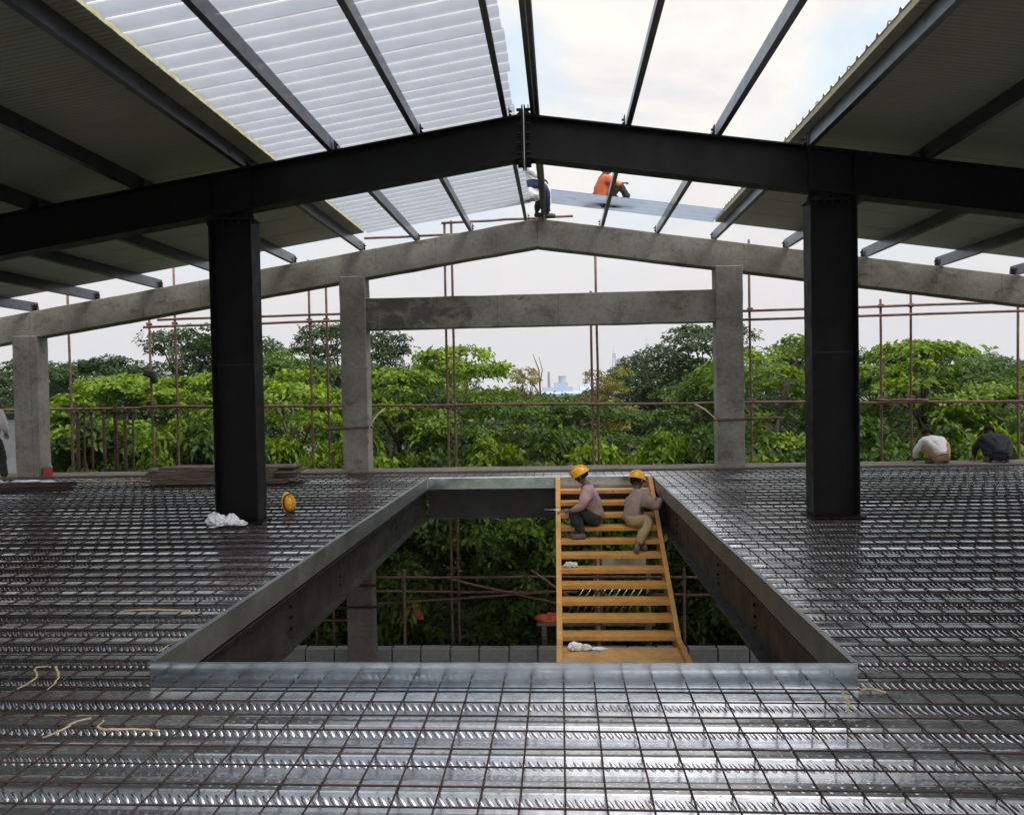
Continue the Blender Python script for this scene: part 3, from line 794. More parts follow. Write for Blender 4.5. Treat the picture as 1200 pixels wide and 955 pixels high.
# upright rusty pipes leaning on the rail
px_ = [-10.75,-10.62,-10.40,-10.14,-9.92,-9.83,-9.66,-9.50]
for i, x in enumerate(px_):
    mb = MB(); t = .03*math.sin(i*2.1); mb.tube([(x,17.02,-4.6),(x+t*.3,17.03,-1.5),(x+t,17.035,1.43+.05*math.sin(i*1.7))], .024 if i % 3 else .036, 8)
    mb.tube([(x+t*.95,17.03,1.31),(x+t,17.034,1.36)], .042, 8)
    tag(mb.build('upright_pipe', M['rebar'], smooth=True), 'dark rusty pipe standing in the row leaning on the rail', 'pipe', 'rusty pipes leaning on the rail at left')

# kerb blocks on the lower floor edge
xb = -8.6; i = 0
while xb < 6.0:
    w = .62 + .03*math.sin(i*3.1)
    mb = MB(); mb.box(0, w-.025, 0, .22, 0, .285+.006*math.sin(i*5))
    o = mb.build('kerb_block', M['block'], bevel=.015); o.location = (xb, 16.45+.012*math.sin(i*2.3), -4.05)
    tag(o, 'pale concrete kerb block in the row on the lower floor edge', 'concrete block', 'kerb blocks on the lower floor edge')
    xb += w; i += 1

# low plastered wall at left
mb = MB(); mb.box(-14.5,-11.75,16.7,16.95,-.1,1.22); lw = mb.build('low_wall', M['plaster'], bevel=.01)
tag(lw, 'low grey plastered wall behind the leftmost concrete column', 'wall')
mb = MB(); mb.box(-14.5,-11.72,16.66,16.99,1.223,1.36); mb.build('coping', M['dark_steel'], lw, bevel=.01)

# ------------------------------------------------------------------ loose things on the deck
zd = .026
def plank(x0, x1, y, z, w, t, rz):
    mb = MB(); mb.box(-(x1-x0)/2,(x1-x0)/2,-w/2,w/2,0,t)
    o = mb.build('plank', M['timber'], bevel=.004, rough=(.6,.008,1.5)); o.location = ((x0+x1)/2, y, z); o.rotation_euler = (0,0,rz)
    tag(o, 'weathered brown plank in the low stack behind the left black column', 'plank', 'planks stacked behind the left black column')
rp = random.Random(3)
z = zd
for lay in range(6):
    for q in range(3):
        plank(-7.75+rp.uniform(-.12,.25), -4.95+rp.uniform(-.35,.10), 14.25+q*.235+rp.uniform(-.012,.012), z, .215, .040, rp.uniform(-.012,.012))
    z += .0445
for q in range(2):
    plank(-7.45+rp.uniform(-.1,.2), -4.9, 14.35+q*.25, z, .22, .04, rp.uniform(-.01,.01))
# rebar offcuts at left
for i in range(6):
    x0 = -11.6+rp.uniform(0,.8); y = 13.1+.16*i+rp.uniform(-.05,.05)
    mb = MB(); a = rp.uniform(-.06,.06)
    mb.tube([(x0,y,zd+.045),(x0+1.3,y+a*1.3,zd+.045),(x0+2.6,y+a*2.6,zd+.045+.02*(i % 2))], .034 if i % 2 else .026, 7)
    tag(mb.build('loose_pipe', M['rebar'], smooth=True), 'short rusty pipe lying flat on the deck at the left edge', 'pipe', 'rusty pipes lying on the deck at left')

def hard_hat(name, parent=None, r=.135):
    mb = MB(); nu, nv = 20, 8
    vs = []
    for j in range(nv+1):
        ph = PI/2*j/nv
        for i in range(nu):
            th = 2*PI*i/nu
            rid = 1 + .03*max(0, 1-abs(math.sin(th))*3.5)*math.sin(ph)
            rr = r*math.cos(ph)
            vs.append((rr*math.cos(th)*.88, rr*math.sin(th)*1.05, r*.95*math.sin(ph)*rid))
    fs = [(j*nu+i, j*nu+(i+1) % nu, (j+1)*nu+(i+1) % nu, (j+1)*nu+i) for j in range(nv) for i in range(nu)]
    mb.add(vs, fs)
    # brim with a peak at +Y
    vs = []
    for k_, (rr, z) in enumerate(((1.0, .0), (1.13, -.008), (1.13, -.016), (.985, -.016))):
        for i in range(nu):
            th = 2*PI*i/nu; pk = 1 + (.20*max(0, math.sin(th))**2 if k_ in (1, 2) else 0)
            vs.append((r*rr*math.cos(th)*.88, r*rr*pk*math.sin(th)*1.05, z))
    fs = [(j*nu+i, j*nu+(i+1) % nu, ((j+1) % 4)*nu+(i+1) % nu, ((j+1) % 4)*nu+i) for j in range(4) for i in range(nu)]
    mb.add(vs, fs)
    # raised crown ridges
    for xo in (-.028, 0, .028):
        mb.tube([(xo, r*1.05*math.cos(t), r*.955*math.sin(t)*(1.03)) for t in np.linspace(.35, PI-.35, 9)], .008, 6)
    return mb.build(name, M['hat'], parent, smooth=True)
hh = hard_hat('hard_hat'); hh.scale = (.84,.84,.84); tag(hh, 'yellow hard hat lying on its side on the deck right of the left black column', 'hard hat')
hh.location = (-3.78, 10.72, zd+.112); hh.rotation_euler = Vector((.86,-.40,.14)).to_track_quat('Z','Y').to_euler()
mb = MB(); nu = 16
mb.tube([(.1385*.88*math.cos(t), .1385*1.05*math.sin(t), .026) for t in np.linspace(0, 2*PI, 17)], .014, 6, caps=False)
mb.tube([(.11*math.cos(t)*.86, 0, .1*math.sin(t)) for t in np.linspace(0, PI, 9)], .012, 6)
mb.build('harness', M['hat_dark'], hh, smooth=True)

def crumpled(name, m, blobs, label, cat, seed, group=None, amp=.35, parent=None):
    bm = bmesh.new()
    for (c, r) in blobs:
        t = bmesh.new(); bmesh.ops.create_icosphere(t, subdivisions=3, radius=1)
        for v in t.verts:
            n_ = mnoise.noise(v.co*1.6+Vector((seed, c[0]*9, 0))) + .6*mnoise.noise(v.co*4.1+Vector((seed*2, 3, c[1]*7)))
            v.co = Vector((v.co.x*r[0], v.co.y*r[1], v.co.z*r[2]))*(1+amp*n_) + Vector(c)
            v.co.z = max(v.co.z, 0)
        me_ = bpy.data.meshes.new('t'); t.to_mesh(me_); bm.from_mesh(me_); t.free(); bpy.data.meshes.remove(me_)
    me = bpy.data.meshes.new(name); bm.to_mesh(me); bm.free(); me.materials.append(m)
    o = link(bpy.data.objects.new(name, me), parent)
    if label: tag(o, label, cat, group)
    return o
o = crumpled('plastic_bag', M['bag'], [((-.15,0,.07),(.15,.12,.11)),((.08,.02,.06),(.12,.11,.10)),((.24,-.02,.03),(.10,.08,.05)),((-.05,-.06,.05),(.08,.08,.09))], 'crumpled white plastic bag at the foot of the left black column', 'plastic bag', 3.3)
o.location = (-4.20, 9.62, zd); o.scale = (.82,.82,.82)
o = crumpled('cement_crumbs', M['bag'], [((-.4,0,.0),(.28,.07,.05)),((.25,.03,.0),(.30,.06,.045)),((.7,0,0),(.16,.05,.03))], 'pale plastic scraps lying by the leftmost concrete column', 'scraps', 5.1)
o.location = (-10.8, 15.0, zd-.01)
o = crumpled('dusty_scraps', M['straw'], [((-.3,0,.0),(.22,.07,.04)),((.2,.03,.0),(.26,.06,.05)),((.65,0,0),(.2,.08,.035))], 'pale dusty scraps on the deck left of the plank stack', 'scraps', 6.2)
o.location = (-8.9, 14.9, zd-.01)

t_ = empty('paint_tin', (-10.72, 15.92, .045)); tag(t_, 'small red paint tin at the foot of the leftmost concrete column', 'paint tin')
mb = MB(); mb.tube([(0,0,0),(0,0,.17)], .085, 18); mb.build('can', M['red_tin'], t_, smooth=False)
mb = MB(); mb.tube([(0,0,.171),(0,0,.19)], .09, 18); mb.build('lid', M['blue_band'], t_)
mb = MB(); mb.tube([(.09*math.cos(a), -.0, .17+.09*math.sin(a)) for a in np.linspace(0, PI, 9)], .004, 5); mb.build('handle', M['galv'], t_)

# straw coloured strips caught in the mesh
def strip(pts, w, label):
    mb = MB(); w = w*.42; cp = [Vector(p) for p in pts]; cp = [cp[0]*2-cp[1]]+cp+[cp[-1]*2-cp[-2]]; pts = []; vs = []
    for i in range(1, len(cp)-2):
        for t in (0, .25, .5, .75):
            a, b_, c_, d_ = cp[i-1:i+3]
            pts.append(.5*((2*b_)+(c_-a)*t+(2*a-5*b_+4*c_-d_)*t*t+(3*b_-a-3*c_+d_)*t**3) + Vector((.006*math.sin(i*5+t*9), .006*math.cos(i*3+t*7), 0)))
    pts.append(cp[-2])
    for i, p in enumerate(pts):
        d = pts[min(i+1, len(pts)-1)] - pts[max(0, i-1)]
        a = Vector((-d.y, d.x, .25*d.length)).normalized()*w*(.6+.5*math.sin(PI*(i+.6)/(len(pts)+.2)))
        vs += [p-a, p+a, p+a+Vector((0,0,.004)), p-a+Vector((0,0,.004))]
    n = len(pts); fs = []
    for i in range(n-1):
        for k_ in range(4): fs.append((i*4+k_, i*4+(k_+1) % 4, (i+1)*4+(k_+1) % 4, (i+1)*4+k_))
    fs += [(3,2,1,0), tuple((n-1)*4+k_ for k_ in range(4))]
    mb.add(vs, fs)
    tag(mb.build('dry_strip', M['straw'], smooth=True), label, 'dry strip', 'dry beige strips caught on the mesh')
strip([(-3.03,4.19,.03),(-3.00,4.30,.05),(-3.09,4.42,.06),(-3.04,4.46,.06)], .012, 'hooked dry beige strip, outer left one of the hooked pair at the left foreground')
strip([(-2.99,4.46,.06),(-2.95,4.40,.07),(-2.87,4.30,.05),(-2.85,4.17,.03)], .013, 'hooked dry beige strip, right one of the hooked pair at the left foreground')
strip([(-2.47,3.58,.03),(-2.40,3.62,.05),(-2.40,3.70,.05),(-2.36,3.78,.04)], .014, 'curled dry strip lying nearest the camera on the left mesh')
strip([(-2.27,3.74,.05),(-2.25,3.66,.04),(-2.14,3.63,.05),(-2.02,3.67,.03),(-1.95,3.66,.03)], .014, 'long curled dry strip right beside the nearest curled one')
strip([(-2.54,4.98,.03),(-2.52,4.86,.05),(-2.50,4.72,.06)], .014, 'short dry strip by the left end of the near edge trim')
strip([(-2.46,4.88,.03),(-2.45,4.78,.06),(-2.43,4.62,.05)], .014, 'short dry strip touching the left end of the near edge trim')
strip([(1.43,4.16,.05),(1.41,4.07,.05),(1.40,3.98,.04),(1.36,3.92,.03)], .014, 'dry beige strip below the right end of the near edge trim')
strip([(1.55,4.22,.03),(1.60,4.20,.04),(1.66,4.18,.03)], .022, 'small dry leaf like strip beside the right end of the near edge trim')
strip([(-3.3,5.70,.04),(-3.1,5.74,.04),(-2.86,5.75,.03),(-2.78,5.72,.03)], .02, 'flat dry strip on the mesh left of the left edge trim')

# ------------------------------------------------------------------ people
def skin_mesh(name, verts, edges, radii, roots, m, parent, sub=2, smooth=0):
    me = bpy.data.meshes.new(name+'_t'); me.from_pydata([tuple(v) for v in verts], edges, [])
    o = bpy.data.objects.new(name+'_t', me); C.objects.link(o)
    md = o.modifiers.new('s', 'SKIN'); md.use_smooth_shade = True
    sv = me.skin_vertices[0].data
    for i, r in enumerate(radii):
        sv[i].radius = r if isinstance(r, tuple) else (r, r)
        sv[i].use_root = i in roots
    ms = o.modifiers.new('u', 'SUBSURF'); ms.levels = sub; ms.render_levels = sub
    bpy.context.view_layer.update()
    dg = bpy.context.evaluated_depsgraph_get()
    me2 = bpy.data.meshes.new_from_object(o.evaluated_get(dg)); me2.name = name
    bpy.data.objects.remove(o, do_unlink=True); bpy.data.meshes.remove(me)
    bmq = bmesh.new(); bmq.from_mesh(me2)
    for _ in range(smooth): bmesh.ops.smooth_vert(bmq, verts=bmq.verts, factor=.5, use_axis_x=True, use_axis_y=True, use_axis_z=True)
    bmq.to_mesh(me2); bmq.free()
    me2.materials.clear(); me2.materials.append(m)
    me2.polygons.foreach_set('use_smooth', [True]*len(me2.polygons))
    return link(bpy.data.objects.new(name, me2), parent)

def person(label, loc, rz, J, shirt, trousers, shoes, hat=False, sleeve='long', group=None, hairy=True):
    """J: joint positions in local space (x = the person's right, y = forward, z up), origin on what carries them"""
    root = empty('person', loc, rz); tag(root, label, 'person', group)
    V = {k: Vector(v) for k, v in J.items()}
    up = (V['head']-V['neck']).normalized(); fw = Vector(J['face']).normalized()
    fw = (fw - up*fw.dot(up)).normalized(); side = fw.cross(up).normalized()
    V['skull'] = V['head']; V['crown'] = V['head']+up*.075-fw*.012; V['jaw'] = V['head']-up*.075+fw*.035
    V['chin'] = V['head']-up*.105+fw*.065; V['nose'] = V['head']-up*.022+fw*.112; V['nape'] = V['neck']+(V['head']-V['neck'])*.35
    names, pos, rad, edges = [], [], [], []
    def add(n, p, r):
        names.append(n); pos.append(Vector(p)); rad.append(r); return len(names)-1
    ix = {}
    R = {'pelvis':.125,'spine':.115,'chest':.13,'neck':.062,'nape':.056,'skull':.098,'crown':.07,'jaw':.062,'chin':.03,'nose':.014,
         'shL':.075,'shR':.075,'elL':.046,'elR':.046,'wrL':.029,'wrR':.029,'hipL':.095,'hipR':.095,'knL':.062,'knR':.062,'anL':.040,'anR':.040,'toL':.034,'toR':.034}
    cov = {'pelvis':.72,'spine':.72,'chest':.70,'shL':.74,'shR':.74,'hipL':.72,'hipR':.72,'knL':.78,'knR':.78,'elL':.85,'elR':.85}
    for n in R: ix[n] = add(n, V[n], R[n]*cov.get(n, 1))
    for a, b_ in (('pelvis','spine'),('spine','chest'),('chest','neck'),('neck','nape'),('nape','jaw'),('jaw','skull'),('skull','crown'),('jaw','chin'),('skull','nose'),
                 ('chest','shL'),('chest','shR'),('shL','elL'),('shR','elR'),('elL','wrL'),('elR','wrR'),('pelvis','hipL'),('pelvis','hipR'),
                 ('hipL','knL'),('hipR','knR'),('knL','anL'),('knR','anR'),('anL','toL'),('anR','toR')):
        edges.append((ix[a], ix[b_]))
    roots = {ix['pelvis']}
    # mid-limb fullness
    # hands: palm continues the arm, five separate finger chains rooted in the palm
    for S in 'LR':
        w, e = V['wr'+S], V['el'+S]
        d = (w-e).normalized(); d = Vector(J.get('hand'+S, d)).normalized()
        a = d.cross(Vector((0,0,1)))
        a = a.normalized() if a.length > .1 else Vector((1,0,0))
        nrm = a.cross(d).normalized()
        pc = add('palm'+S, w+d*.065, (.038,.020)); edges.append((ix['wr'+S], pc))
        for q in range(4):
            o_ = (q-1.5)*.021; ln = (.068,.078,.073,.058)[q]
            b0 = add('f', w+d*.06+a*o_*.7, .0095); b1 = add('f', w+d*.105+a*o_, .009); b2 = add('f', w+d*(.105+ln*.5)+a*o_*1.05-nrm*.014, .0085); b3 = add('f', w+d*(.105+ln*.85)+a*o_*1.05-nrm*.04, .007)
            edges.extend([(b0,b1),(b1,b2),(b2,b3)]); roots.add(b0)
        sg = 1 if S == 'L' else -1
        b0 = add('t', w+d*.035+a*sg*.012, .012); b1 = add('t', w+d*.065+a*sg*.045-nrm*.008, .0105); b2 = add('t', w+d*.095+a*sg*.055-nrm*.02, .009)
        edges.extend([(b0,b1),(b1,b2)]); roots.add(b0)
    body = skin_mesh('body', pos, edges, rad, roots, M['skin'], root)
    # ears and eyes as small forms of the same surface
    eb = bmesh.new(); eb.from_mesh(body.data)
    for sgn in (-1, 1):
        mtx = Matrix.Translation(V['skull']+side*sgn*.094-up*.012) @ Matrix.Diagonal((.016,.030,.034,1))
        bmesh.ops.create_icosphere(eb, subdivisions=2, radius=1, matrix=mtx)
    eb.to_mesh(body.data); eb.free()
    ey = MB()
    for sgn in (-1, 1):
        c_ = V['skull']+fw*.088+side*sgn*.034+up*.008
        ey.obox(c_, (.016,.016,.010), (0,0,math.atan2(-fw.x, fw.y)))
    ey.build('eyes', M['hair'], root, bevel=.003)
    def layer(nm, keys, es, add_r, m, over=None, extra=None):
        ps = [V[k_].copy() for k_ in keys]; rs = [R[k_]+add_r for k_ in keys]
        if over:
            for k_, p in over.items():
                if k_ in keys: ps[keys.index(k_)] = p
        if extra:
            for k_, r in extra.items():
                if k_ in keys: rs[keys.index(k_)] = r
        o = skin_mesh(nm, ps, [(keys.index(a), keys.index(b_)) for a, b_ in es], rs, {0}, m, root, smooth=3)
        for v in o.data.vertices:
            v.co += v.normal*(.022*mnoise.noise(Vector((v.co.x*6, v.co.y*6, v.co.z*15)))+.008*mnoise.noise(v.co*30))
        return o
    ov = {}
    f_ = {'long': .88, 'short': .0}[sleeve]
    for S in 'LR':
        ov['wr'+S] = V['el'+S].lerp(V['wr'+S], f_) if sleeve == 'long' else V['wr'+S]
    keys = ['spine','chest','neck','shL','shR','elL','elR','pelvis'] + (['wrL','wrR'] if sleeve == 'long' else [])
    if sleeve == 'short':
        for S in 'LR': ov['el'+S] = V['sh'+S].lerp(V['el'+S], .75)
    V['hem'] = V['pelvis'].lerp(V['spine'], .25)-Vector((0,0,.02)); R['hem'] = .14
    es = [('pelvis','spine'),('spine','chest'),('chest','neck'),('chest','shL'),('chest','shR'),('shL','elL'),('shR','elR')] + ([('elL','wrL'),('elR','wrR')] if sleeve == 'long' else [])
    ov['neck'] = V['chest'].lerp(V['neck'], .8)
    layer('shirt', keys, es, .016, shirt, ov, {'neck': .075, 'wrL': .046, 'wrR': .046, 'elL': .076, 'elR': .076, 'shL': .105, 'shR': .105, 'pelvis': .18, 'spine': .172, 'chest': .178})
    ov = {'anL': V['knL'].lerp(V['anL'], .95), 'anR': V['knR'].lerp(V['anR'], .95)}
    V['waist'] = V['pelvis'].lerp(V['spine'], .45); R['waist'] = .12
    layer('trousers', ['pelvis','waist','hipL','hipR','knL','knR','anL','anR'], [('pelvis','waist'),('pelvis','hipL'),('pelvis','hipR'),('hipL','knL'),('hipR','knR'),('knL','anL'),('knR','anR')], .026, trousers, ov, {'anL': .070, 'anR': .070, 'knL': .098, 'knR': .098, 'hipL': .130, 'hipR': .130, 'pelvis': .155})
    for S in 'LR':
        a, t = V['an'+S], V['to'+S]
        dirn = (t-a); dirn.z *= .3; dirn.normalize()
        heel = a - dirn*.045 - Vector((0,0,.03)); tip = t + dirn*.035
        skin_mesh('shoe', [heel, a.lerp(t,.5)-Vector((0,0,.012)), tip], [(0,1),(1,2)], [.048,.050,.040], {0}, shoes, root)
    if hat:
        h_ = hard_hat('hard_hat', root)
        Rm = Matrix((side, fw, up)).transposed()
        h_.matrix_local = Matrix.Translation(V['head']+up*.03-fw*.005) @ Rm.to_4x4()
    if hairy:
        hb = bmesh.new(); bmesh.ops.create_icosphere(hb, subdivisions=3, radius=1)
        Rm = Matrix((side, fw, up)).transposed()
        kill = [v for v in hb.verts if v.co.z < -.55 or (v.co.y > .55 and v.co.z < .45)]
        bmesh.ops.delete(hb, geom=kill, context='VERTS')
        for v in hb.verts:
            c_ = v.co*(1+.05*mnoise.noise(v.co*6))
            v.co = V['head'] + Rm @ Vector((c_.x*.108, c_.y*.116-.012, c_.z*.125+.012))
        me = bpy.data.meshes.new('hair'); hb.to_mesh(me); hb.free(); me.materials.append(M['hair'])
        me.polygons.foreach_set('use_smooth', [True]*len(me.polygons))
        link(bpy.data.objects.new('hair', me), root)
    return root

def sit(lean=(0,.08), headoff=(0,0), **kw):
    J = {'pelvis': (0,0,.12), 'spine': (lean[0]*.4, lean[1]*.4, .33), 'chest': (lean[0], lean[1], .52), 'neck': (lean[0]*1.25, lean[1]*1.35, .67),
         'head': (lean[0]*1.4+headoff[0], lean[1]*1.5+.03+headoff[1], .80), 'face': (0,1,-.2),
         'shL': (-.18+lean[0]*1.1, lean[1]*1.1, .58), 'shR': (.18+lean[0]*1.1, lean[1]*1.1, .58),
         'hipL': (-.09,.02,.11), 'hipR': (.09,.02,.11)}
    J.update(kw); return J

# worker 1: sits on a tread facing left (-X), seen from behind and the side. local forward -> world -X : rz = +90 deg
J = sit((.03,.10), (0,.03), face=(.15,1,-.25),
        elL=(-.30,.20,.36), wrL=(-.22,.40,.27), handL=(-.1,1,.0),
        elR=(.27,.10,.34), wrR=(.20,.30,.24), handR=(-.3,1,-.2),
        knL=(-.16,.33,.29), anL=(-.28,.20,-.09), toL=(-.30,.34,-.125), knR=(.12,.36,.22), anR=(-.16,.24,-.085), toR=(-.18,.38,-.125))
# the local right (+x) becomes world +Y (away), local left is towards the camera
person('worker with yellow hard hat and dark trousers sitting at the left side of the stair', (.53, 12.68, -.546), PI/2, J, M['shirt_mauve'], M['trouser_black'], M['shoe'], hat=True, group='two workers on the ochre stair').scale = (1.10, 1.06, 1.0)
# worker 2: crouches against the right stringer, back to the camera
J = sit((-.14,.10), (-.06,.0), face=(-.6,1,-.5), pelvis=(0,0,.11), spine=(-.05,.02,.29), chest=(-.14,.08,.45), neck=(-.19,.11,.57), head=(-.23,.13,.68),
        shL=(-.30,.14,.47), shR=(.0,.20,.46), elL=(-.36,.36,.30), wrL=(-.24,.50,.42), handL=(.1,.3,-1),
        elR=(.08,.40,.32), wrR=(.0,.50,.48), handR=(-.3,.6,-.5),
        knL=(.02,.27,.16), anL=(.34,.12,-.15), toL=(.44,.16,-.20), knR=(.22,.28,.15), anR=(.48,.03,-.15), toR=(.60,.02,-.20))
person('worker with yellow hard hat and khaki trousers crouching against the right stringer', (1.10, 12.66, -.60), -PI/2, J, M['shirt_taupe'], M['trouser_khaki'], M['shoe'], hat=True, group='two workers on the ochre stair').scale = (1.10, 1.0, 1.08)

# rod and hand tool held by worker 1
mb = MB(); mb.tube([(-.28,12.52,-.26),(.05,12.50,-.265)], .008, 8); mb.tube([(.04,12.5,-.265),(.13,12.5,-.267)], .014, 8)
tag(mb.build('metal_rod', M['galv'], smooth=True), 'thin metal rod held across the left stringer by the worker in mauve', 'rod')

# white sack and roof worker on the ridge
o = crumpled('white_sack', M['bag'], [((0,0,.15),(.19,.15,.16)),((.10,.03,.13),(.13,.13,.13))], 'bluish white sack under the man in jeans on the ridge', 'sack', 8.8, amp=.16)
o.location = (-.50, 15.28, roof_z(-.5)+.2)
zr0 = 5.44
J = sit((-.02,.05), (0,.02), face=(0,1,-.1),
        elL=(-.26,.10,.36), wrL=(-.14,.32,.20), elR=(.22,.10,.34), wrR=(.18,.32,.22),
        knL=(-.10,.40,.14), anL=(-.40,.42,-.34), toL=(-.42,.55,-.37), knR=(.12,.36,.14), anR=(-.30,.20,-.34), toR=(-.32,.32,-.37))
person('man in pale shirt and blue jeans sitting on the roof ridge above the concrete gable', (-.60, 15.32, zr0), -PI/2, J, M['shirt_white'], M['denim'], M['shoe'], group='two men sitting on the roof')

# man in orange on the loose blue sheet
J = sit((.0,-.01), (0,.05), face=(.2,1,.1),
        elL=(-.27,-.10,.34), wrL=(-.32,-.15,.17), handL=(-.3,-.9,.05), elR=(.26,.18,.42), wrR=(.20,.32,.46),
        knL=(-.06,.30,.22), anL=(.02,.20,.03), toL=(.05,.32,.03), knR=(.16,.30,.44), anR=(.22,.46,.07), toR=(.24,.58,.035))
person('man in orange shirt and dark trousers sitting on the loose bluish roof sheet', (.90, 15.15, roof_z(.90)+.215), -PI/2+.25, J, M['shirt_orange'], M['trouser_black'], M['shoe'], group='two men sitting on the roof').scale = (.92,.92,.84)

# squatting men at the right edge
def squat(s=0):
    return sit((-.03,.26), (0,.12), face=(0,1,-.6), chest=(-.03,.24,.44), spine=(0,.08,.30), neck=(-.03,.36,.54), head=(-.03,.46,.60),
        shL=(-.21,.26,.47), shR=(.17,.26,.47), elL=(-.34,.36,.25), wrL=(-.28,.52,.06), elR=(.30,.40,.25), wrR=(.20,.55,.06), handL=(0,.6,-.8), handR=(0,.6,-.8),
        pelvis=(0,0,.15), hipL=(-.10,.0,.14), hipR=(.10,.0,.14), knL=(-.24,.32,.42), anL=(-.16,.05,.07), toL=(-.20,.20,.035), knR=(.28,.30,.44), anR=(.16,.05,.07), toR=(.20,.20,.035))
person('man in white shirt and tan trousers squatting on the far kerb', (7.44, 16.0, .045), .1, squat(), M['shirt_white'], M['trouser_brown'], M['shoe'], group='two men squatting on the far kerb').scale = (.92,.92,.92)
person('man in dark navy shirt and dark trousers squatting on the far kerb', (8.58, 16.05, .045), -.15, squat(), M['shirt_navy'], M['shirt_navy'], M['shoe'], group='two men squatting on the far kerb').scale = (.97,.97,.97)
# man at the left frame edge
J = {'pelvis': (0,0,.90), 'spine': (0,.01,1.08), 'chest': (0,.02,1.25), 'neck': (0,.02,1.43), 'head': (0,.05,1.56), 'face': (0,1,-.1),
     'shL': (-.18,.02,1.36), 'shR': (.18,.02,1.36), 'elL': (-.26,.0,1.08), 'wrL': (-.24,.14,.88), 'elR': (.25,.02,1.08), 'wrR': (.18,.18,.96),
     'hipL': (-.09,0,.88), 'hipR': (.09,0,.88), 'knL': (-.12,.05,.48), 'anL': (-.14,-.02,.08), 'toL': (-.16,.12,.035), 'knR': (.14,.08,.48), 'anR': (.20,.06,.08), 'toR': (.23,.20,.035)}
person('standing man in pale shirt and dark trousers at the left edge of the deck', (-11.17, 14.9, .025), .1, J, M['shirt_white'], M['trouser_black'], M['shoe'])

# things about the stair
o = crumpled('work_gloves', M['shirt_white'], [((0,0,.05),(.085,.05,.055)),((.09,.0,.045),(.06,.05,.05))], 'pair of whitish work gloves on a stair tread', 'gloves', 2.2, amp=.3)
o.location = (.09, 11.84, -.064-.1606*6); o.scale = (.85,)*3
o = crumpled('stuffed_bag', M['bag'], [((0,0,.06),(.13,.08,.075)),((.20,.0,.05),(.10,.07,.06)),((.42,.02,.02),(.14,.06,.03))], 'pale crumpled bags lying on the stair landing', 'plastic bag', 4.4, amp=.35)
o.location = (.14, 10.38, LANDZ); o.scale = (.75,.8,.8)
o = crumpled('orange_tarpaulin', M['orange_cloth'], [((-.3,0,.0),(.30,.15,.16)),((.35,0,-.02),(.38,.14,.14)),((1.0,.05,-.04),(.42,.12,.12)),((1.5,.05,-.05),(.25,.10,.09))], 'orange tarpaulin heaped on boards behind the stair', 'tarpaulin', 7.7, amp=.35)
o.location = (-.05, 17.55, -3.48)
mb = MB(); mb.box(-.6,2.0,17.35,17.85,-3.56,-3.49)
mb.box(-.5,-.38,17.4,17.5,-4.6,-3.561); mb.box(1.78,1.9,17.4,17.5,-4.6,-3.561); mb.box(-.5,-.38,17.7,17.8,-4.6,-3.561); mb.box(1.78,1.9,17.7,17.8,-4.6,-3.561)
tag(mb.build('trestle_table', M['timber'], bevel=.01), 'low plank trestle under the orange tarpaulin', 'trestle')
o = crumpled('red_cloth', M['red_tin'], [((0,0,.1),(.10,.06,.2)),((.05,0,.0),(.12,.07,.1))], 'small red cloth hanging in the greenery left of the stair', 'cloth', 1.7, amp=.35)
o.location = (-3.27, 17.3, -3.37)
mb = MB(); mb.box(.62,2.0,17.45,18.15,-2.38,-2.32); mb.obox((1.25,17.5,-2.17),(1.15,.06,.28),(-.3,0,.02)); mb.box(.7,.8,17.5,17.6,-4.6,-2.381); mb.box(1.82,1.92,17.5,17.6,-4.6,-2.381); mb.box(.7,.8,18.0,18.1,-4.6,-2.381); mb.box(1.82,1.92,18.0,18.1,-4.6,-2.381)
tag(mb.build('board_platform', mat('pale plywood', (.42,.35,.27), (.52,.45,.36), 3, .85), bevel=.008), 'pale board platform seen between the stair treads', 'platform')
for i in range(9):
    mb = MB(); x = .05+.16*i
    mb.tube([(x,17.28,-3.30),(x+.42,17.40,-2.72)], .013, 6)
    tag(mb.build('slanting_bar', M['galv'], smooth=True), 'thin pale bar slanting in the row behind the stair treads', 'bar', 'slanting bars behind the stair')
# pale slatted steps beyond the lower scaffold
rt = empty('slatted_crate', (-2.35, 18.0, -4.6)); tag(rt, 'pale slatted crate stack in the dark greenery left of the stair', 'crate')
for i in range(4):
    mb = MB(); mb.box(-.35,.45,-.2,.2,.35+.27*i,.46+.27*i); mb.build('slat', M['block'], rt, bevel=.01)
for x in (-.3,.4):
    mb = MB(); mb.box(x-.04,x+.04,.201,.27,0,1.35); mb.build('post', M['timber'], rt)

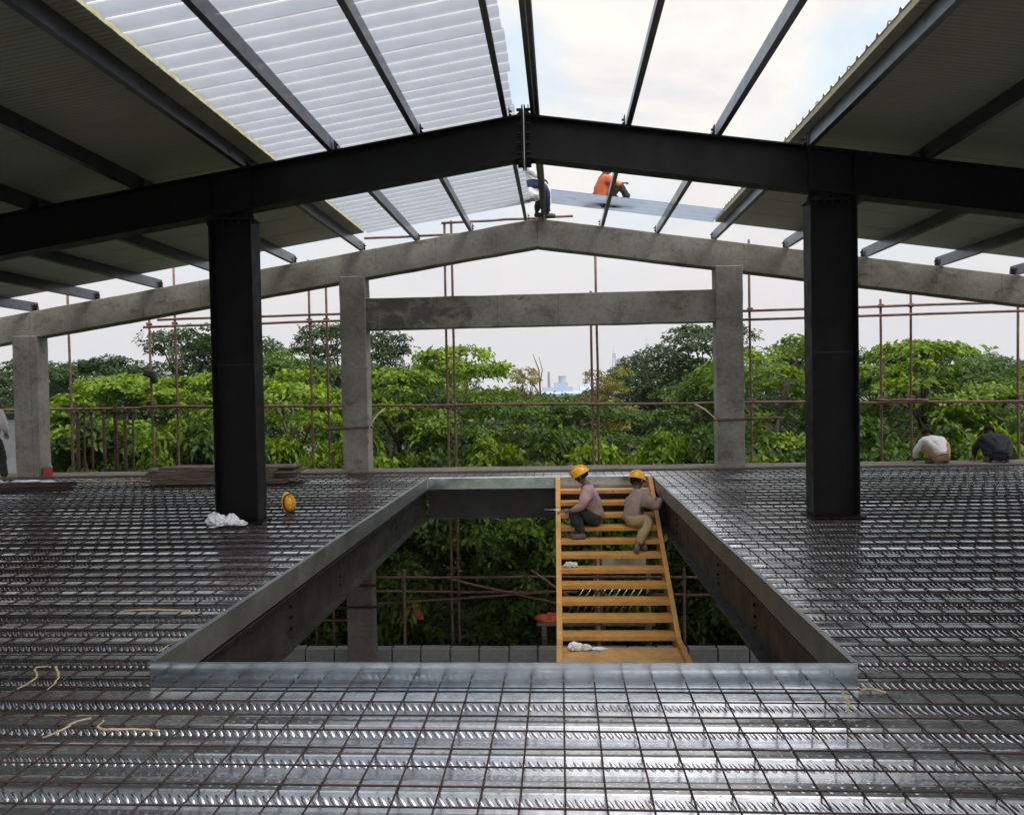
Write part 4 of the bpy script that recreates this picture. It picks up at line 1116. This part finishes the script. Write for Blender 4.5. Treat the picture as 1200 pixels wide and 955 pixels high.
# ------------------------------------------------------------------ trees
def leaf_arrays(centers, ups, nper, ln, wd, spread, rng, droop=.25):
    """numpy rosettes of obovate leaves -> verts (n*6,3)"""
    n = len(centers); T_ = n*nper
    c = np.repeat(centers, nper, 0); up = np.repeat(ups, nper, 0)
    az = rng.uniform(0, 2*np.pi, T_); el = rng.uniform(-.15, .65, T_)
    a = np.cross(up, np.array([.31,.77,.55])); a /= np.linalg.norm(a, axis=1)[:, None] + 1e-9
    b = np.cross(up, a)
    d = (a*np.cos(az)[:, None] + b*np.sin(az)[:, None])*np.cos(el)[:, None] + up*np.sin(el)[:, None]
    s = np.cross(d, up); s /= np.linalg.norm(s, axis=1)[:, None] + 1e-9
    tilt = rng.uniform(-.5, .5, T_)[:, None]
    nn = np.cross(s, d); s = s*np.cos(tilt) + nn*np.sin(tilt)
    nn = np.cross(s, d)
    L_ = (ln*rng.uniform(.65, 1.2, T_))[:, None]; W_ = (wd*rng.uniform(.75, 1.2, T_))[:, None]
    st = c + d*(spread*rng.uniform(0, 1, T_))[:, None] + rng.normal(0, spread*.35, (T_, 3))
    dr = np.array([0, 0, -1.0])*droop
    v0 = st; tip = st + d*L_ + dr*L_*.8
    l1 = st + d*L_*.40 + s*W_*.36 + nn*W_*.10; l2 = st + d*L_*.76 + s*W_*.5 + nn*W_*.12 + dr*L_*.35
    r1 = st + d*L_*.40 - s*W_*.36 + nn*W_*.10; r2 = st + d*L_*.76 - s*W_*.5 + nn*W_*.12 + dr*L_*.35
    V_ = np.stack([v0, l1, l2, tip, r2, r1], 1).reshape(-1, 3)
    base = (np.arange(T_)*6)[:, None]
    F_ = np.concatenate([base+np.array([0,1,2,3]), base+np.array([0,3,4,5])], 1).reshape(-1, 4)
    return V_, F_

def np_mesh(name, V_, F_, m):
    me = bpy.data.meshes.new(name)
    me.vertices.add(len(V_)); me.vertices.foreach_set('co', V_.astype(np.float32).ravel())
    me.loops.add(F_.size); me.loops.foreach_set('vertex_index', F_.astype(np.int32).ravel())
    me.polygons.add(len(F_)); me.polygons.foreach_set('loop_start', np.arange(len(F_), dtype=np.int32)*4)
    me.polygons.foreach_set('loop_total', np.full(len(F_), 4, np.int32))
    me.update(calc_edges=True); me.materials.append(m)
    return me

def make_crown(kind, seed):
    """crown meshes of unit size: radius about 1, base at z=0, height given; returns (crown mesh, trunk mesh)"""
    rng = np.random.default_rng(seed)
    P = {'broad':   dict(H=6.6, R=2.3, pads=54, pr=(.55,1.0), flat=.26, ros=32, nper=9, ln=.185, wd=.10, m='leaf_bright', low=.10),
         'mid':     dict(H=6.6, R=2.2, pads=66, pr=(.5,.9), flat=.42, ros=30, nper=9, ln=.15, wd=.075, m='leaf_mid', low=.06),
         'dark':    dict(H=9.5, R=3.0, pads=80, pr=(.6,1.15), flat=.55, ros=30, nper=8, ln=.19, wd=.095, m='leaf_dark', low=.22),
         'bush':    dict(H=2.6, R=1.5, pads=34, pr=(.35,.65), flat=.5, ros=24, nper=8, ln=.17, wd=.09, m='leaf_bright', low=.02),
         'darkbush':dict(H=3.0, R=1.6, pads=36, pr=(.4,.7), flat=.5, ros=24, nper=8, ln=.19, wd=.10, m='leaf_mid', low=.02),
         'shrub':   dict(H=6.5, R=1.2, pads=40, pr=(.3,.6), flat=.7, ros=24, nper=8, ln=.12, wd=.055, m='leaf_yellow', low=.2)}[kind]
    H, R_ = P['H'], P['R']
    cs, us, pc = [], [], []
    for i in range(P['pads']):
        h = P['low'] + (1-P['low'])*rng.uniform(0, 1)**.85
        # profile: wide in the middle and rounded at the top
        prof = math.sqrt(max(.02, 1-((h-.48)/.56)**2)) * (1+.22*math.sin(seed+h*7))
        az = rng.uniform(0, 2*np.pi); rr = R_*prof*math.sqrt(rng.uniform(.12, 1.0))
        pr = rng.uniform(*P['pr'])
        p = np.array([rr*math.cos(az), rr*math.sin(az), h*H - pr*P['flat']*.5])
        pc.append((p, pr))
        n = int(P['ros']*(pr/P['pr'][1])**1.3)+4
        q = rng.normal(0, 1, (n, 3)); q /= np.linalg.norm(q, axis=1)[:, None]
        q *= (rng.uniform(.3, 1, n)**.5)[:, None]
        q[:, 2] = np.abs(q[:, 2])*.9 - .15
        # irregular pad edge
        ang = np.arctan2(q[:, 1], q[:, 0]); q[:, :2] *= (1+.25*np.sin(ang*3+i))[:, None]
        cs.append(p + q*np.array([pr, pr, pr*P['flat']]))
        u = q*np.array([.7, .7, .6]) + np.array([0, 0, .9]); u /= np.linalg.norm(u, axis=1)[:, None]; us.append(u)
    V_, F_ = leaf_arrays(np.concatenate(cs), np.concatenate(us), P['nper'], P['ln'], P['wd'], P['ln']*.45, rng)
    crown = np_mesh(kind+'_crown', V_, F_, M[P['m']])
    mb = MB(); th = H*.72; r0 = .035*H**.8 if H > 4 else .03
    trunk = [Vector((.12*math.sin(seed+k_*.9), .1*math.cos(seed*2+k_*1.1), th*k_/6)) for k_ in range(7)]
    mb.tube(trunk, [r0*(1-.75*k_/6) for k_ in range(7)], 9)
    for i in range(0, len(pc), 3 if H > 4 else 4):
        p, pr = pc[i]
        hb = max(.15*H, min(th*.98, p[2]*.78)); k_ = min(5, int(hb/th*6)); f = hb/th*6-k_
        b_ = trunk[k_].lerp(trunk[min(6, k_+1)], min(1, f)); e = Vector(p)
        mid = b_.lerp(e, .5) + Vector((0, 0, -.12*(e-b_).length + .2))
        mb.tube([b_, mid, e], [r0*.42, r0*.25, r0*.08], 5)
    o = mb.build(kind+'_trunk', M['bark'], smooth=True); tm = o.data; bpy.data.objects.remove(o)
    return crown, tm
VAR = {'broad': [make_crown('broad', s) for s in (3, 8, 21)], 'mid': [make_crown('mid', s) for s in (5, 14)], 'dark': [make_crown('dark', s) for s in (2, 9, 17)],
       'bush': [make_crown('bush', s) for s in (4, 12)], 'darkbush': [make_crown('darkbush', s) for s in (6, 15)], 'shrub': [make_crown('shrub', s) for s in (7, 19)]}
BASEH = {'broad': 6.6, 'mid': 6.6, 'dark': 9.5, 'bush': 2.6, 'darkbush': 3.0, 'shrub': 6.5}
BASER = {'broad': 2.3, 'mid': 2.2, 'dark': 3.0, 'bush': 1.5, 'darkbush': 1.6, 'shrub': 1.2}
cnt = {}
trr = random.Random(5)
def tree(kind, x, y, ztop, r, label, zbase=-4.6, hmul=1.0):
    i = cnt.get(kind, 0); cnt[kind] = i+1
    cm, tm = VAR[kind][i % len(VAR[kind])]
    nm = {'broad': 'broadleaf_tree', 'mid': 'leafy_tree', 'dark': 'dark_tree', 'bush': 'bush', 'darkbush': 'bush', 'shrub': 'slender_tree'}[kind]
    cat = 'bush' if 'bush' in kind else 'tree'
    root = empty(nm, (x, y, zbase), trr.uniform(0, 6.28)); sz = (ztop-zbase)/(BASEH[kind]*1.0); sx = r/BASER[kind]
    root.scale = (sx, sx, sz)
    tag(root, label, cat, 'trees and bushes beyond the far edge')
    link(bpy.data.objects.new('crown', cm), root); link(bpy.data.objects.new('trunk', tm), root)
    return root
def px2(px, py, Y):   # metres from a bearing seen on the plan
    return (px-655)/928*Y, 1.63+(456-py-(px-600)*.019)/928*Y
TREES = [
 ('dark', -5, 418, 27, 2.6, 'dark green tree at the far left behind the leftmost concrete column'),
 ('dark', 105, 416, 30, 2.6, 'dark green tree just right of the leftmost concrete column'),
 ('broad', 120, 440, 20.6, 2.2, 'bright broadleaf tree behind the row of leaning pipes'),
 ('dark', 205, 380, 33, 2.9, 'tall dark tree rising behind the pole with the rag'),
 ('dark', 262, 388, 36, 2.8, 'tall dark tree partly hidden by the left black column'),
 ('broad', 215, 432, 21.2, 2.2, 'bright broadleaf tree behind the rag pole, left of the left black column'),
 ('broad', 330, 432, 21.0, 2.2, 'bright broadleaf tree just right of the left black column'),
 ('mid', 335, 405, 29, 2.6, 'mid green tree rising behind the bright one right of the left black column'),
 ('dark', 388, 376, 34, 2.6, 'tall dark tree just left of the left gable column'),
 ('dark', 452, 386, 35, 2.2, 'tall dark tree just right of the left gable column, touching the tie beam'),
 ('broad', 460, 432, 21.4, 2.0, 'bright broadleaf tree just right of the left gable column'),
 ('broad', 540, 402, 23.0, 1.85, 'broadleaf tree with spreading top behind the pair of poles left of centre'),
 ('shrub', 614, 430, 29, .9, 'olive tinted slender tree just left of the distant factory'),
 ('mid', 580, 458, 21.0, 1.7, 'mid green tree below the spreading one, left of the factory view'),
 ('mid', 656, 456, 22.5, 1.7, 'low mid green tree below the distant factory'),
 ('shrub', 714, 424, 30, 1.15, 'yellowish slender tree behind the central pair of poles'),
 ('dark', 768, 412, 36, 2.6, 'dark tree under the right end of the tie beam'),
 ('dark', 826, 380, 34, 2.9, 'tall dark tree just left of the right gable column'),
 ('mid', 735, 470, 22.5, 1.9, 'shaded mid green tree right of the central pair of poles'),
 ('mid', 812, 430, 23.5, 1.7, 'mid green tree in front of the tall dark one left of the right gable column'),
 ('broad', 905, 394, 22.5, 2.1, 'bright broadleaf tree between the right gable column and the right black column'),
 ('mid', 1000, 400, 24.0, 2.2, 'mid green tree just right of the right black column'),
 ('broad', 1062, 402, 22.0, 2.1, 'broadleaf tree behind the squatting man in white'),
 ('mid', 1140, 415, 23.5, 2.2, 'mid green tree between the two squatting men'),
 ('broad', 1205, 425, 21.4, 2.0, 'broadleaf tree behind the squatting man in dark clothes'),
 ('dark', 930, 398, 36, 2.6, 'dark tree far behind the right black column'),
 ('dark', 1110, 412, 37, 2.8, 'dark tree far behind the squatting men'),
 ('dark', 515, 418, 40, 2.3, 'distant dark tree between the left gable column and the spreading one'),
]
for (k_, px, py, Y, r, lb) in TREES:
    x, zt = px2(px, py, Y); tree(k_, x, Y, zt, r, lb)
BUSH = [
 ('darkbush', 90, 490, 19.0, 1.5, 'leafy bush behind the leaning pipes'), ('bush', 175, 500, 18.9, 1.4, 'bright bush under the rag pole'),
 ('darkbush', 240, 490, 19.3, 1.5, 'leafy bush behind the plank stack'), ('bush', 340, 492, 18.9, 1.4, 'bright bush right of the left black column'),
 ('bush', 400, 505, 19.0, 1.3, 'bright bush behind the left gable column'), ('bush', 462, 515, 18.9, 1.4, 'bright bush right of the left gable column'),
 ('darkbush', 520, 505, 19.4, 1.5, 'shaded bush behind the pair of poles left of centre'), ('bush', 585, 520, 18.9, 1.4, 'leafy bush left of the central pair of poles'),
 ('darkbush', 650, 505, 19.5, 1.5, 'shaded bush in the middle below the factory'), ('bush', 720, 498, 19.4, 1.5, 'large round bright bush behind the head of the stair'),
 ('bush', 790, 512, 18.9, 1.3, 'bright bush left of the right gable column'), ('darkbush', 850, 500, 19.4, 1.5, 'shaded bush behind the right gable column'),
 ('bush', 905, 512, 18.9, 1.4, 'bright bush right of the right gable column'), ('darkbush', 985, 490, 19.4, 1.6, 'leafy bush behind the right black column'),
 ('darkbush', 1060, 495, 19.2, 1.5, 'leafy bush behind the squatting man in white'), ('bush', 1125, 505, 18.9, 1.4, 'bright bush between the squatting men'),
 ('darkbush', 1195, 490, 19.2, 1.6, 'leafy bush behind the squatting man in dark clothes'), ('darkbush', 20, 485, 19.3, 1.5, 'leafy bush behind the low plastered wall'),
]
for (k_, px, py, Y, r, lb) in BUSH:
    x, zt = px2(px, py, Y); tree(k_, x, Y, zt, r, lb)
for (k_, x, y, zt, r, lb) in [
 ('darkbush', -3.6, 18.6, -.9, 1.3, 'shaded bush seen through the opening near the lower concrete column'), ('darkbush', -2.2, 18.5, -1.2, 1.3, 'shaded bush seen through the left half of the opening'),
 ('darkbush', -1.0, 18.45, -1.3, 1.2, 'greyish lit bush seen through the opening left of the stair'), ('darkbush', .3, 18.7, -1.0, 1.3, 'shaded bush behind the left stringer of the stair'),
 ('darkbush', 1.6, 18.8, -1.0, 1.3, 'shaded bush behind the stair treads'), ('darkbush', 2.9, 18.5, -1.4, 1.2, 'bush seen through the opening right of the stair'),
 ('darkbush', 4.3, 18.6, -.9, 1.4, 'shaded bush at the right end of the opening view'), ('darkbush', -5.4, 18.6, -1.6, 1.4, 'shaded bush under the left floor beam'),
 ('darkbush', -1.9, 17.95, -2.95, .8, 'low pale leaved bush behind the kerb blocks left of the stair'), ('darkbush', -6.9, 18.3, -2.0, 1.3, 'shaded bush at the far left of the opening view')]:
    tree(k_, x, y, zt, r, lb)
# further belt of trees, each its own object
for i, px in enumerate(range(-40, 1261, 62)):
    if 565 < px < 725: continue
    Y = 52 + 7*math.sin(i*2.3); x, zt = px2(px, 432+10*math.sin(i*1.9), Y)
    tag(tree('dark', x, Y, zt, 3.6, 'dark tree of the distant belt showing between nearer crowns'), group='distant belt of dark trees')
for i, (px, py, Y) in enumerate(((588, 455, 50), (624, 461, 56), (655, 463, 52), (690, 458, 55))):
    x, zt = px2(px, py, Y)
    tag(tree('dark', x, Y, zt, 3.0, 'low dark tree of the distant belt standing before the factory'), group='low distant trees before the factory')
# bare dead tree left of the factory
rt = empty('bare_tree', (px2(632, 430, 30)[0], 30, -4.6)); tag(rt, 'thin leafless tree with curved twigs just left of the factory', 'tree')
mb = MB(); mb.tube([(0,0,0),(.05,0,3.5),(.0,0,6.3),(-.03,0,7.0),(-.25,.05,7.6)], [.09,.07,.04,.03,.012], 6); mb.build('trunk', M['bark'], rt, smooth=True)
mb = MB(); mb.tube([(0,0,6.0),(-.3,0,6.6),(-.6,0,6.75)], [.03,.02,.008], 5); mb.tube([(0,0,6.5),(.1,0,7.0),(-.02,0,7.5)], [.025,.018,.008], 5); mb.tube([(.03,0,5.2),(-.25,.1,5.9),(-.4,.1,6.4)], [.03,.02,.008], 5); mb.build('twigs', M['bark'], rt, smooth=True)

# ------------------------------------------------------------------ distant factory and masts
fy = 300
rt = empty('factory_building', (0, fy, -4.6)); rt.scale = (.9,.9,.88); tag(rt, 'distant haze-paled blue factory with chimney and roof tank', 'factory')
mb = MB(); mb.box(-9,9,0,14,0,5.5); mb.build('hall', M['factory_hazed'], rt)
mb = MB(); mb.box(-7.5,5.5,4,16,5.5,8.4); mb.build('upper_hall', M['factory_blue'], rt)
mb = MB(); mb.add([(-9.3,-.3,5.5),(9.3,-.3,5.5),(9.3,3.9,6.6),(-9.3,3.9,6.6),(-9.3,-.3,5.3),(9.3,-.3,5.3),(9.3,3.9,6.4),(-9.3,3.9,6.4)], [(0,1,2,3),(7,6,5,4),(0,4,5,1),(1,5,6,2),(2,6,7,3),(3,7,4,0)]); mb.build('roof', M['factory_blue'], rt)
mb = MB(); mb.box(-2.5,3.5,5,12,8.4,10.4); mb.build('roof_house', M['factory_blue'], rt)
mb = MB(); mb.tube([(1.2,8,10.4),(1.2,8,12.9)], 1.7, 14); mb.tube([(1.2,8,12.9),(1.2,8,13.3)], 1.85, 14); mb.build('tank', M['factory_grey'], rt)
mb = MB(); mb.tube([(-4.6,8,8.4),(-4.6,8,15.2)], [.65,.5], 12); mb.build('chimney', M['stack'], rt)
for i in range(6):
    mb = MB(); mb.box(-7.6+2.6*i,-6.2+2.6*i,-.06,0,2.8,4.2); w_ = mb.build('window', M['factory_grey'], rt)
rt = empty('factory_shed', (16, fy+6, -4.6)); tag(rt, 'distant grey blue shed right of the factory with sloping roof', 'factory')
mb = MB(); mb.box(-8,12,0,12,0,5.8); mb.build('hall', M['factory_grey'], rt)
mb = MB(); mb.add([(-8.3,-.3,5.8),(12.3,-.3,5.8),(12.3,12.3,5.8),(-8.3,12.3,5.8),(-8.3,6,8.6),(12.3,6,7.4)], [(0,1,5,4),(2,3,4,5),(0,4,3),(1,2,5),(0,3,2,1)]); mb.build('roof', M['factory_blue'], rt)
mb = MB(); mb.box(-5.2,-4.2,-.05,0,0,4.6); mb.build('door', M['factory_white'], rt)
rt = empty('white_outbuilding', (11.0, fy-12, -4.6)); tag(rt, 'small distant white outbuilding between factory and shed', 'building')
mb = MB(); mb.box(-3,3,0,6,0,4.6); mb.build('wall', M['factory_white'], rt); mb = MB(); mb.box(-3.2,3.2,-.2,6.2,4.6,4.9); mb.build('roof', M['factory_grey'], rt); mb = MB(); mb.box(-.6,1.2,-.05,0,2.4,3.6); mb.build('window', M['factory_grey'], rt)
def mast(x, y, h, w, label):
    root = empty('lattice_mast', (x, y, -4.6)); tag(root, label, 'mast', 'distant lattice masts')
    mb = MB()
    for sx in (-1, 1):
        for sy in (-1, 1): mb.tube([(sx*w,sy*w,0),(sx*w*.25,sy*w*.25,h)], .09, 4)
    n = int(h/2.2)
    for k_ in range(n):
        z0, z1 = h*k_/n, h*(k_+1)/n; a, b_ = w*(1-.75*k_/n), w*(1-.75*(k_+1)/n); q = 1 if k_ % 2 else -1
        mb.tube([(-a*q,-a,z0),(b_*q,-b_,z1)], .06, 4); mb.tube([(-a*q,a,z0),(b_*q,b_,z1)], .06, 4); mb.tube([(-a,-a*q,z0),(-b_,b_*q,z1)], .06, 4); mb.tube([(-a,-a,z0),(a,-a,z0)], .05, 4)
    mb.build('lattice', M['mast'], root)
    mb = MB(); mb.tube([(0,0,h),(0,0,h+2.5)], .07, 5); mb.build('aerial', M['mast'], root)
    for k_ in range(3):
        mb = MB(); a = 2.1*k_; mb.obox((w*.45*math.cos(a), w*.45*math.sin(a), h-1.2), (.35,.35,1.9)); mb.build('antenna', M['mast'], root)
mast(20.5, 300, 20.0, 1.3, 'distant lattice mast right of the central pair of poles')
mast(33.5, 305, 23.5, 1.4, 'tallest distant lattice mast left of the dark tree under the tie beam')
mast(10.3, 310, 12.5, 1.0, 'shortest distant lattice mast just left of the central pair of poles')

# pale air over the distance
def haze():
    mb = MB(); mb.box(-280, 280, -60, 345, -5.7, 26)
    m = bpy.data.materials.new('pale air'); m.use_nodes = True; nt = m.node_tree; nt.nodes.clear()
    o = N(nt, 'ShaderNodeOutputMaterial'); v = N(nt, 'ShaderNodeVolumePrincipled')
    v.inputs['Color'].default_value = (.93, .95, 1.0, 1); v.inputs['Density'].default_value = HAZE; v.inputs['Anisotropy'].default_value = .2
    nt.links.new(v.outputs[0], o.inputs['Volume'])
    tag(mb.build('haze', m), kind='stuff')
HAZE = .00035
haze()

# ------------------------------------------------------------------ world, sun, camera
SUN_EL, SUN_AZ = math.radians(55), math.radians(118)    # azimuth from +Y towards +X
w = bpy.data.worlds.new('World'); scene.world = w; w.use_nodes = True
nt = w.node_tree; L = nt.links.new
bg = nt.nodes['Background']; bg.inputs['Strength'].default_value = .1
sky = nt.nodes.new('ShaderNodeTexSky'); sky.sky_type = 'NISHITA'; sky.sun_disc = False
sky.sun_elevation = SUN_EL; sky.sun_rotation = SUN_AZ; sky.dust_density = 3.0; sky.air_density = 1.2
tc = nt.nodes.new('ShaderNodeTexCoord')
sp = nt.nodes.new('ShaderNodeSeparateXYZ'); L(tc.outputs['Generated'], sp.inputs[0])
# clouds on a flat layer: direction / (z + .25)
zz = N(nt, 'ShaderNodeMath', operation='MAXIMUM'); L(sp.outputs['Z'], zz.inputs[0]); zz.inputs[1].default_value = 0
za = N(nt, 'ShaderNodeMath', operation='ADD'); L(zz.outputs[0], za.inputs[0]); za.inputs[1].default_value = .35
dv = N(nt, 'ShaderNodeVectorMath', operation='DIVIDE'); cb = N(nt, 'ShaderNodeCombineXYZ')
for k_ in 'XYZ': L(za.outputs[0], cb.inputs[k_])
L(tc.outputs['Generated'], dv.inputs[0]); L(cb.outputs[0], dv.inputs[1])
n1 = N(nt, 'ShaderNodeTexNoise', Scale=1.35, Detail=7, Roughness=.55, Distortion=.4)
mp = N(nt, 'ShaderNodeMapping'); mp.inputs['Location'].default_value = (3.1, .4, 1.7); L(dv.outputs[0], mp.inputs['Vector']); L(mp.outputs[0], n1.inputs['Vector'])
n2 = N(nt, 'ShaderNodeTexNoise', Scale=2.4, Detail=8, Roughness=.6, Distortion=.5)
mp2 = N(nt, 'ShaderNodeMapping'); mp2.inputs['Location'].default_value = (7.3, 2.9, 5.2); L(dv.outputs[0], mp2.inputs['Vector']); L(mp2.outputs[0], n2.inputs['Vector'])
cloud = ramp(nt, n2.outputs['Fac'], [(.34, (6.8,6.75,6.95)), (.52, (8.5,8.1,7.6))])
gap = ramp(nt, n1.outputs['Fac'], [(.48, 0.0), (.60, .8)])
lift = N(nt, 'ShaderNodeMix', data_type='RGBA', blend_type='ADD'); lift.inputs[0].default_value = 1.0
L(sky.outputs[0], lift.inputs[6]); lift.inputs[7].default_value = (3.5,4.3,4.5,1)
mx = N(nt, 'ShaderNodeMix', data_type='RGBA'); L(gap, mx.inputs[0]); L(cloud, mx.inputs[6]); L(lift.outputs[2], mx.inputs[7])
# hazy grey towards the horizon, brighter overhead as under an overcast sky
hz = N(nt, 'ShaderNodeMix', data_type='RGBA'); L(ramp(nt, zz.outputs[0], [(.06, 1.0), (.34, 0.0)]), hz.inputs[0]); L(mx.outputs[2], hz.inputs[6]); hz.inputs[7].default_value = (6.25,6.15,6.35,1)
br = N(nt, 'ShaderNodeMix', data_type='RGBA', blend_type='MULTIPLY'); br.inputs[0].default_value = 1
L(hz.outputs[2], br.inputs[6]); L(ramp(nt, zz.outputs[0], [(.4, 1.0), (.9, 1.0)]), br.inputs[7])
vm = N(nt, 'ShaderNodeVectorMath', operation='SCALE'); L(hz.outputs[2], vm.inputs[0])
mr = N(nt, 'ShaderNodeMapRange'); L(zz.outputs[0], mr.inputs['Value']); mr.inputs['From Min'].default_value = .56; mr.inputs['From Max'].default_value = .95; mr.inputs['To Min'].default_value = 1.0; mr.inputs['To Max'].default_value = 1.9
dt = N(nt, 'ShaderNodeVectorMath', operation='DOT_PRODUCT'); L(tc.outputs['Generated'], dt.inputs[0])
dt.inputs[1].default_value = Vector((math.sin(SUN_AZ+.25), math.cos(SUN_AZ+.25), .25)).normalized()
mr2 = N(nt, 'ShaderNodeMapRange'); L(dt.outputs['Value'], mr2.inputs['Value']); mr2.inputs['From Min'].default_value = .12; mr2.inputs['From Max'].default_value = .95; mr2.inputs['To Min'].default_value = 1.0; mr2.inputs['To Max'].default_value = 2.1
mm = N(nt, 'ShaderNodeMath', operation='MULTIPLY'); L(mr.outputs[0], mm.inputs[0]); L(mr2.outputs[0], mm.inputs[1])
L(mm.outputs[0], vm.inputs['Scale']); L(vm.outputs[0], bg.inputs['Color'])
w.cycles.sampling_method = 'MANUAL'; w.cycles.sample_map_resolution = 512

sl = bpy.data.lights.new('sun', 'SUN'); sl.energy = 1.1; sl.angle = math.radians(24); sl.color = (1, .96, .90)
so = bpy.data.objects.new('sun', sl); C.objects.link(so)
sd = Vector((math.sin(SUN_AZ)*math.cos(SUN_EL), math.cos(SUN_AZ)*math.cos(SUN_EL), math.sin(SUN_EL)))
so.rotation_euler = sd.to_track_quat('Z', 'Y').to_euler(); so.location = (0, 0, 30)

cam = bpy.data.cameras.new('camera'); co = bpy.data.objects.new('camera', cam); C.objects.link(co)
cam.sensor_width = 36; cam.lens = 36*927.87/1200; cam.clip_start = .05; cam.clip_end = 3000
yaw, pitch, roll = .0607, .0207, .0192
f_ = Vector((-math.sin(yaw)*math.cos(pitch), math.cos(yaw)*math.cos(pitch), -math.sin(pitch)))
r_ = Vector((math.cos(yaw), math.sin(yaw), 0)); u_ = r_.cross(f_)
# roll so that the scene's right side rises
r2 = r_*math.cos(roll) - u_*math.sin(roll); u2 = r_*math.sin(roll) + u_*math.cos(roll)
Rm = Matrix((r2, u2, -f_)).transposed().to_4x4()
co.matrix_world = Matrix.Translation((0, 0, 1.6286)) @ Rm
scene.camera = co
scene.view_settings.view_transform = 'Standard'; scene.view_settings.look = 'None'
scene.view_settings.exposure = 0.3; scene.view_settings.gamma = 1.0; scene.view_settings.use_curve_mapping = False
scene.render.engine = 'CYCLES'
cy = scene.cycles
cy.volume_bounces = 0; cy.max_bounces = 6; cy.diffuse_bounces = 4; cy.glossy_bounces = 3; cy.transmission_bounces = 3; cy.transparent_max_bounces = 4
cy.use_denoising = True; cy.sample_clamp_indirect = 6.0; cy.caustics_reflective = False; cy.caustics_refractive = False
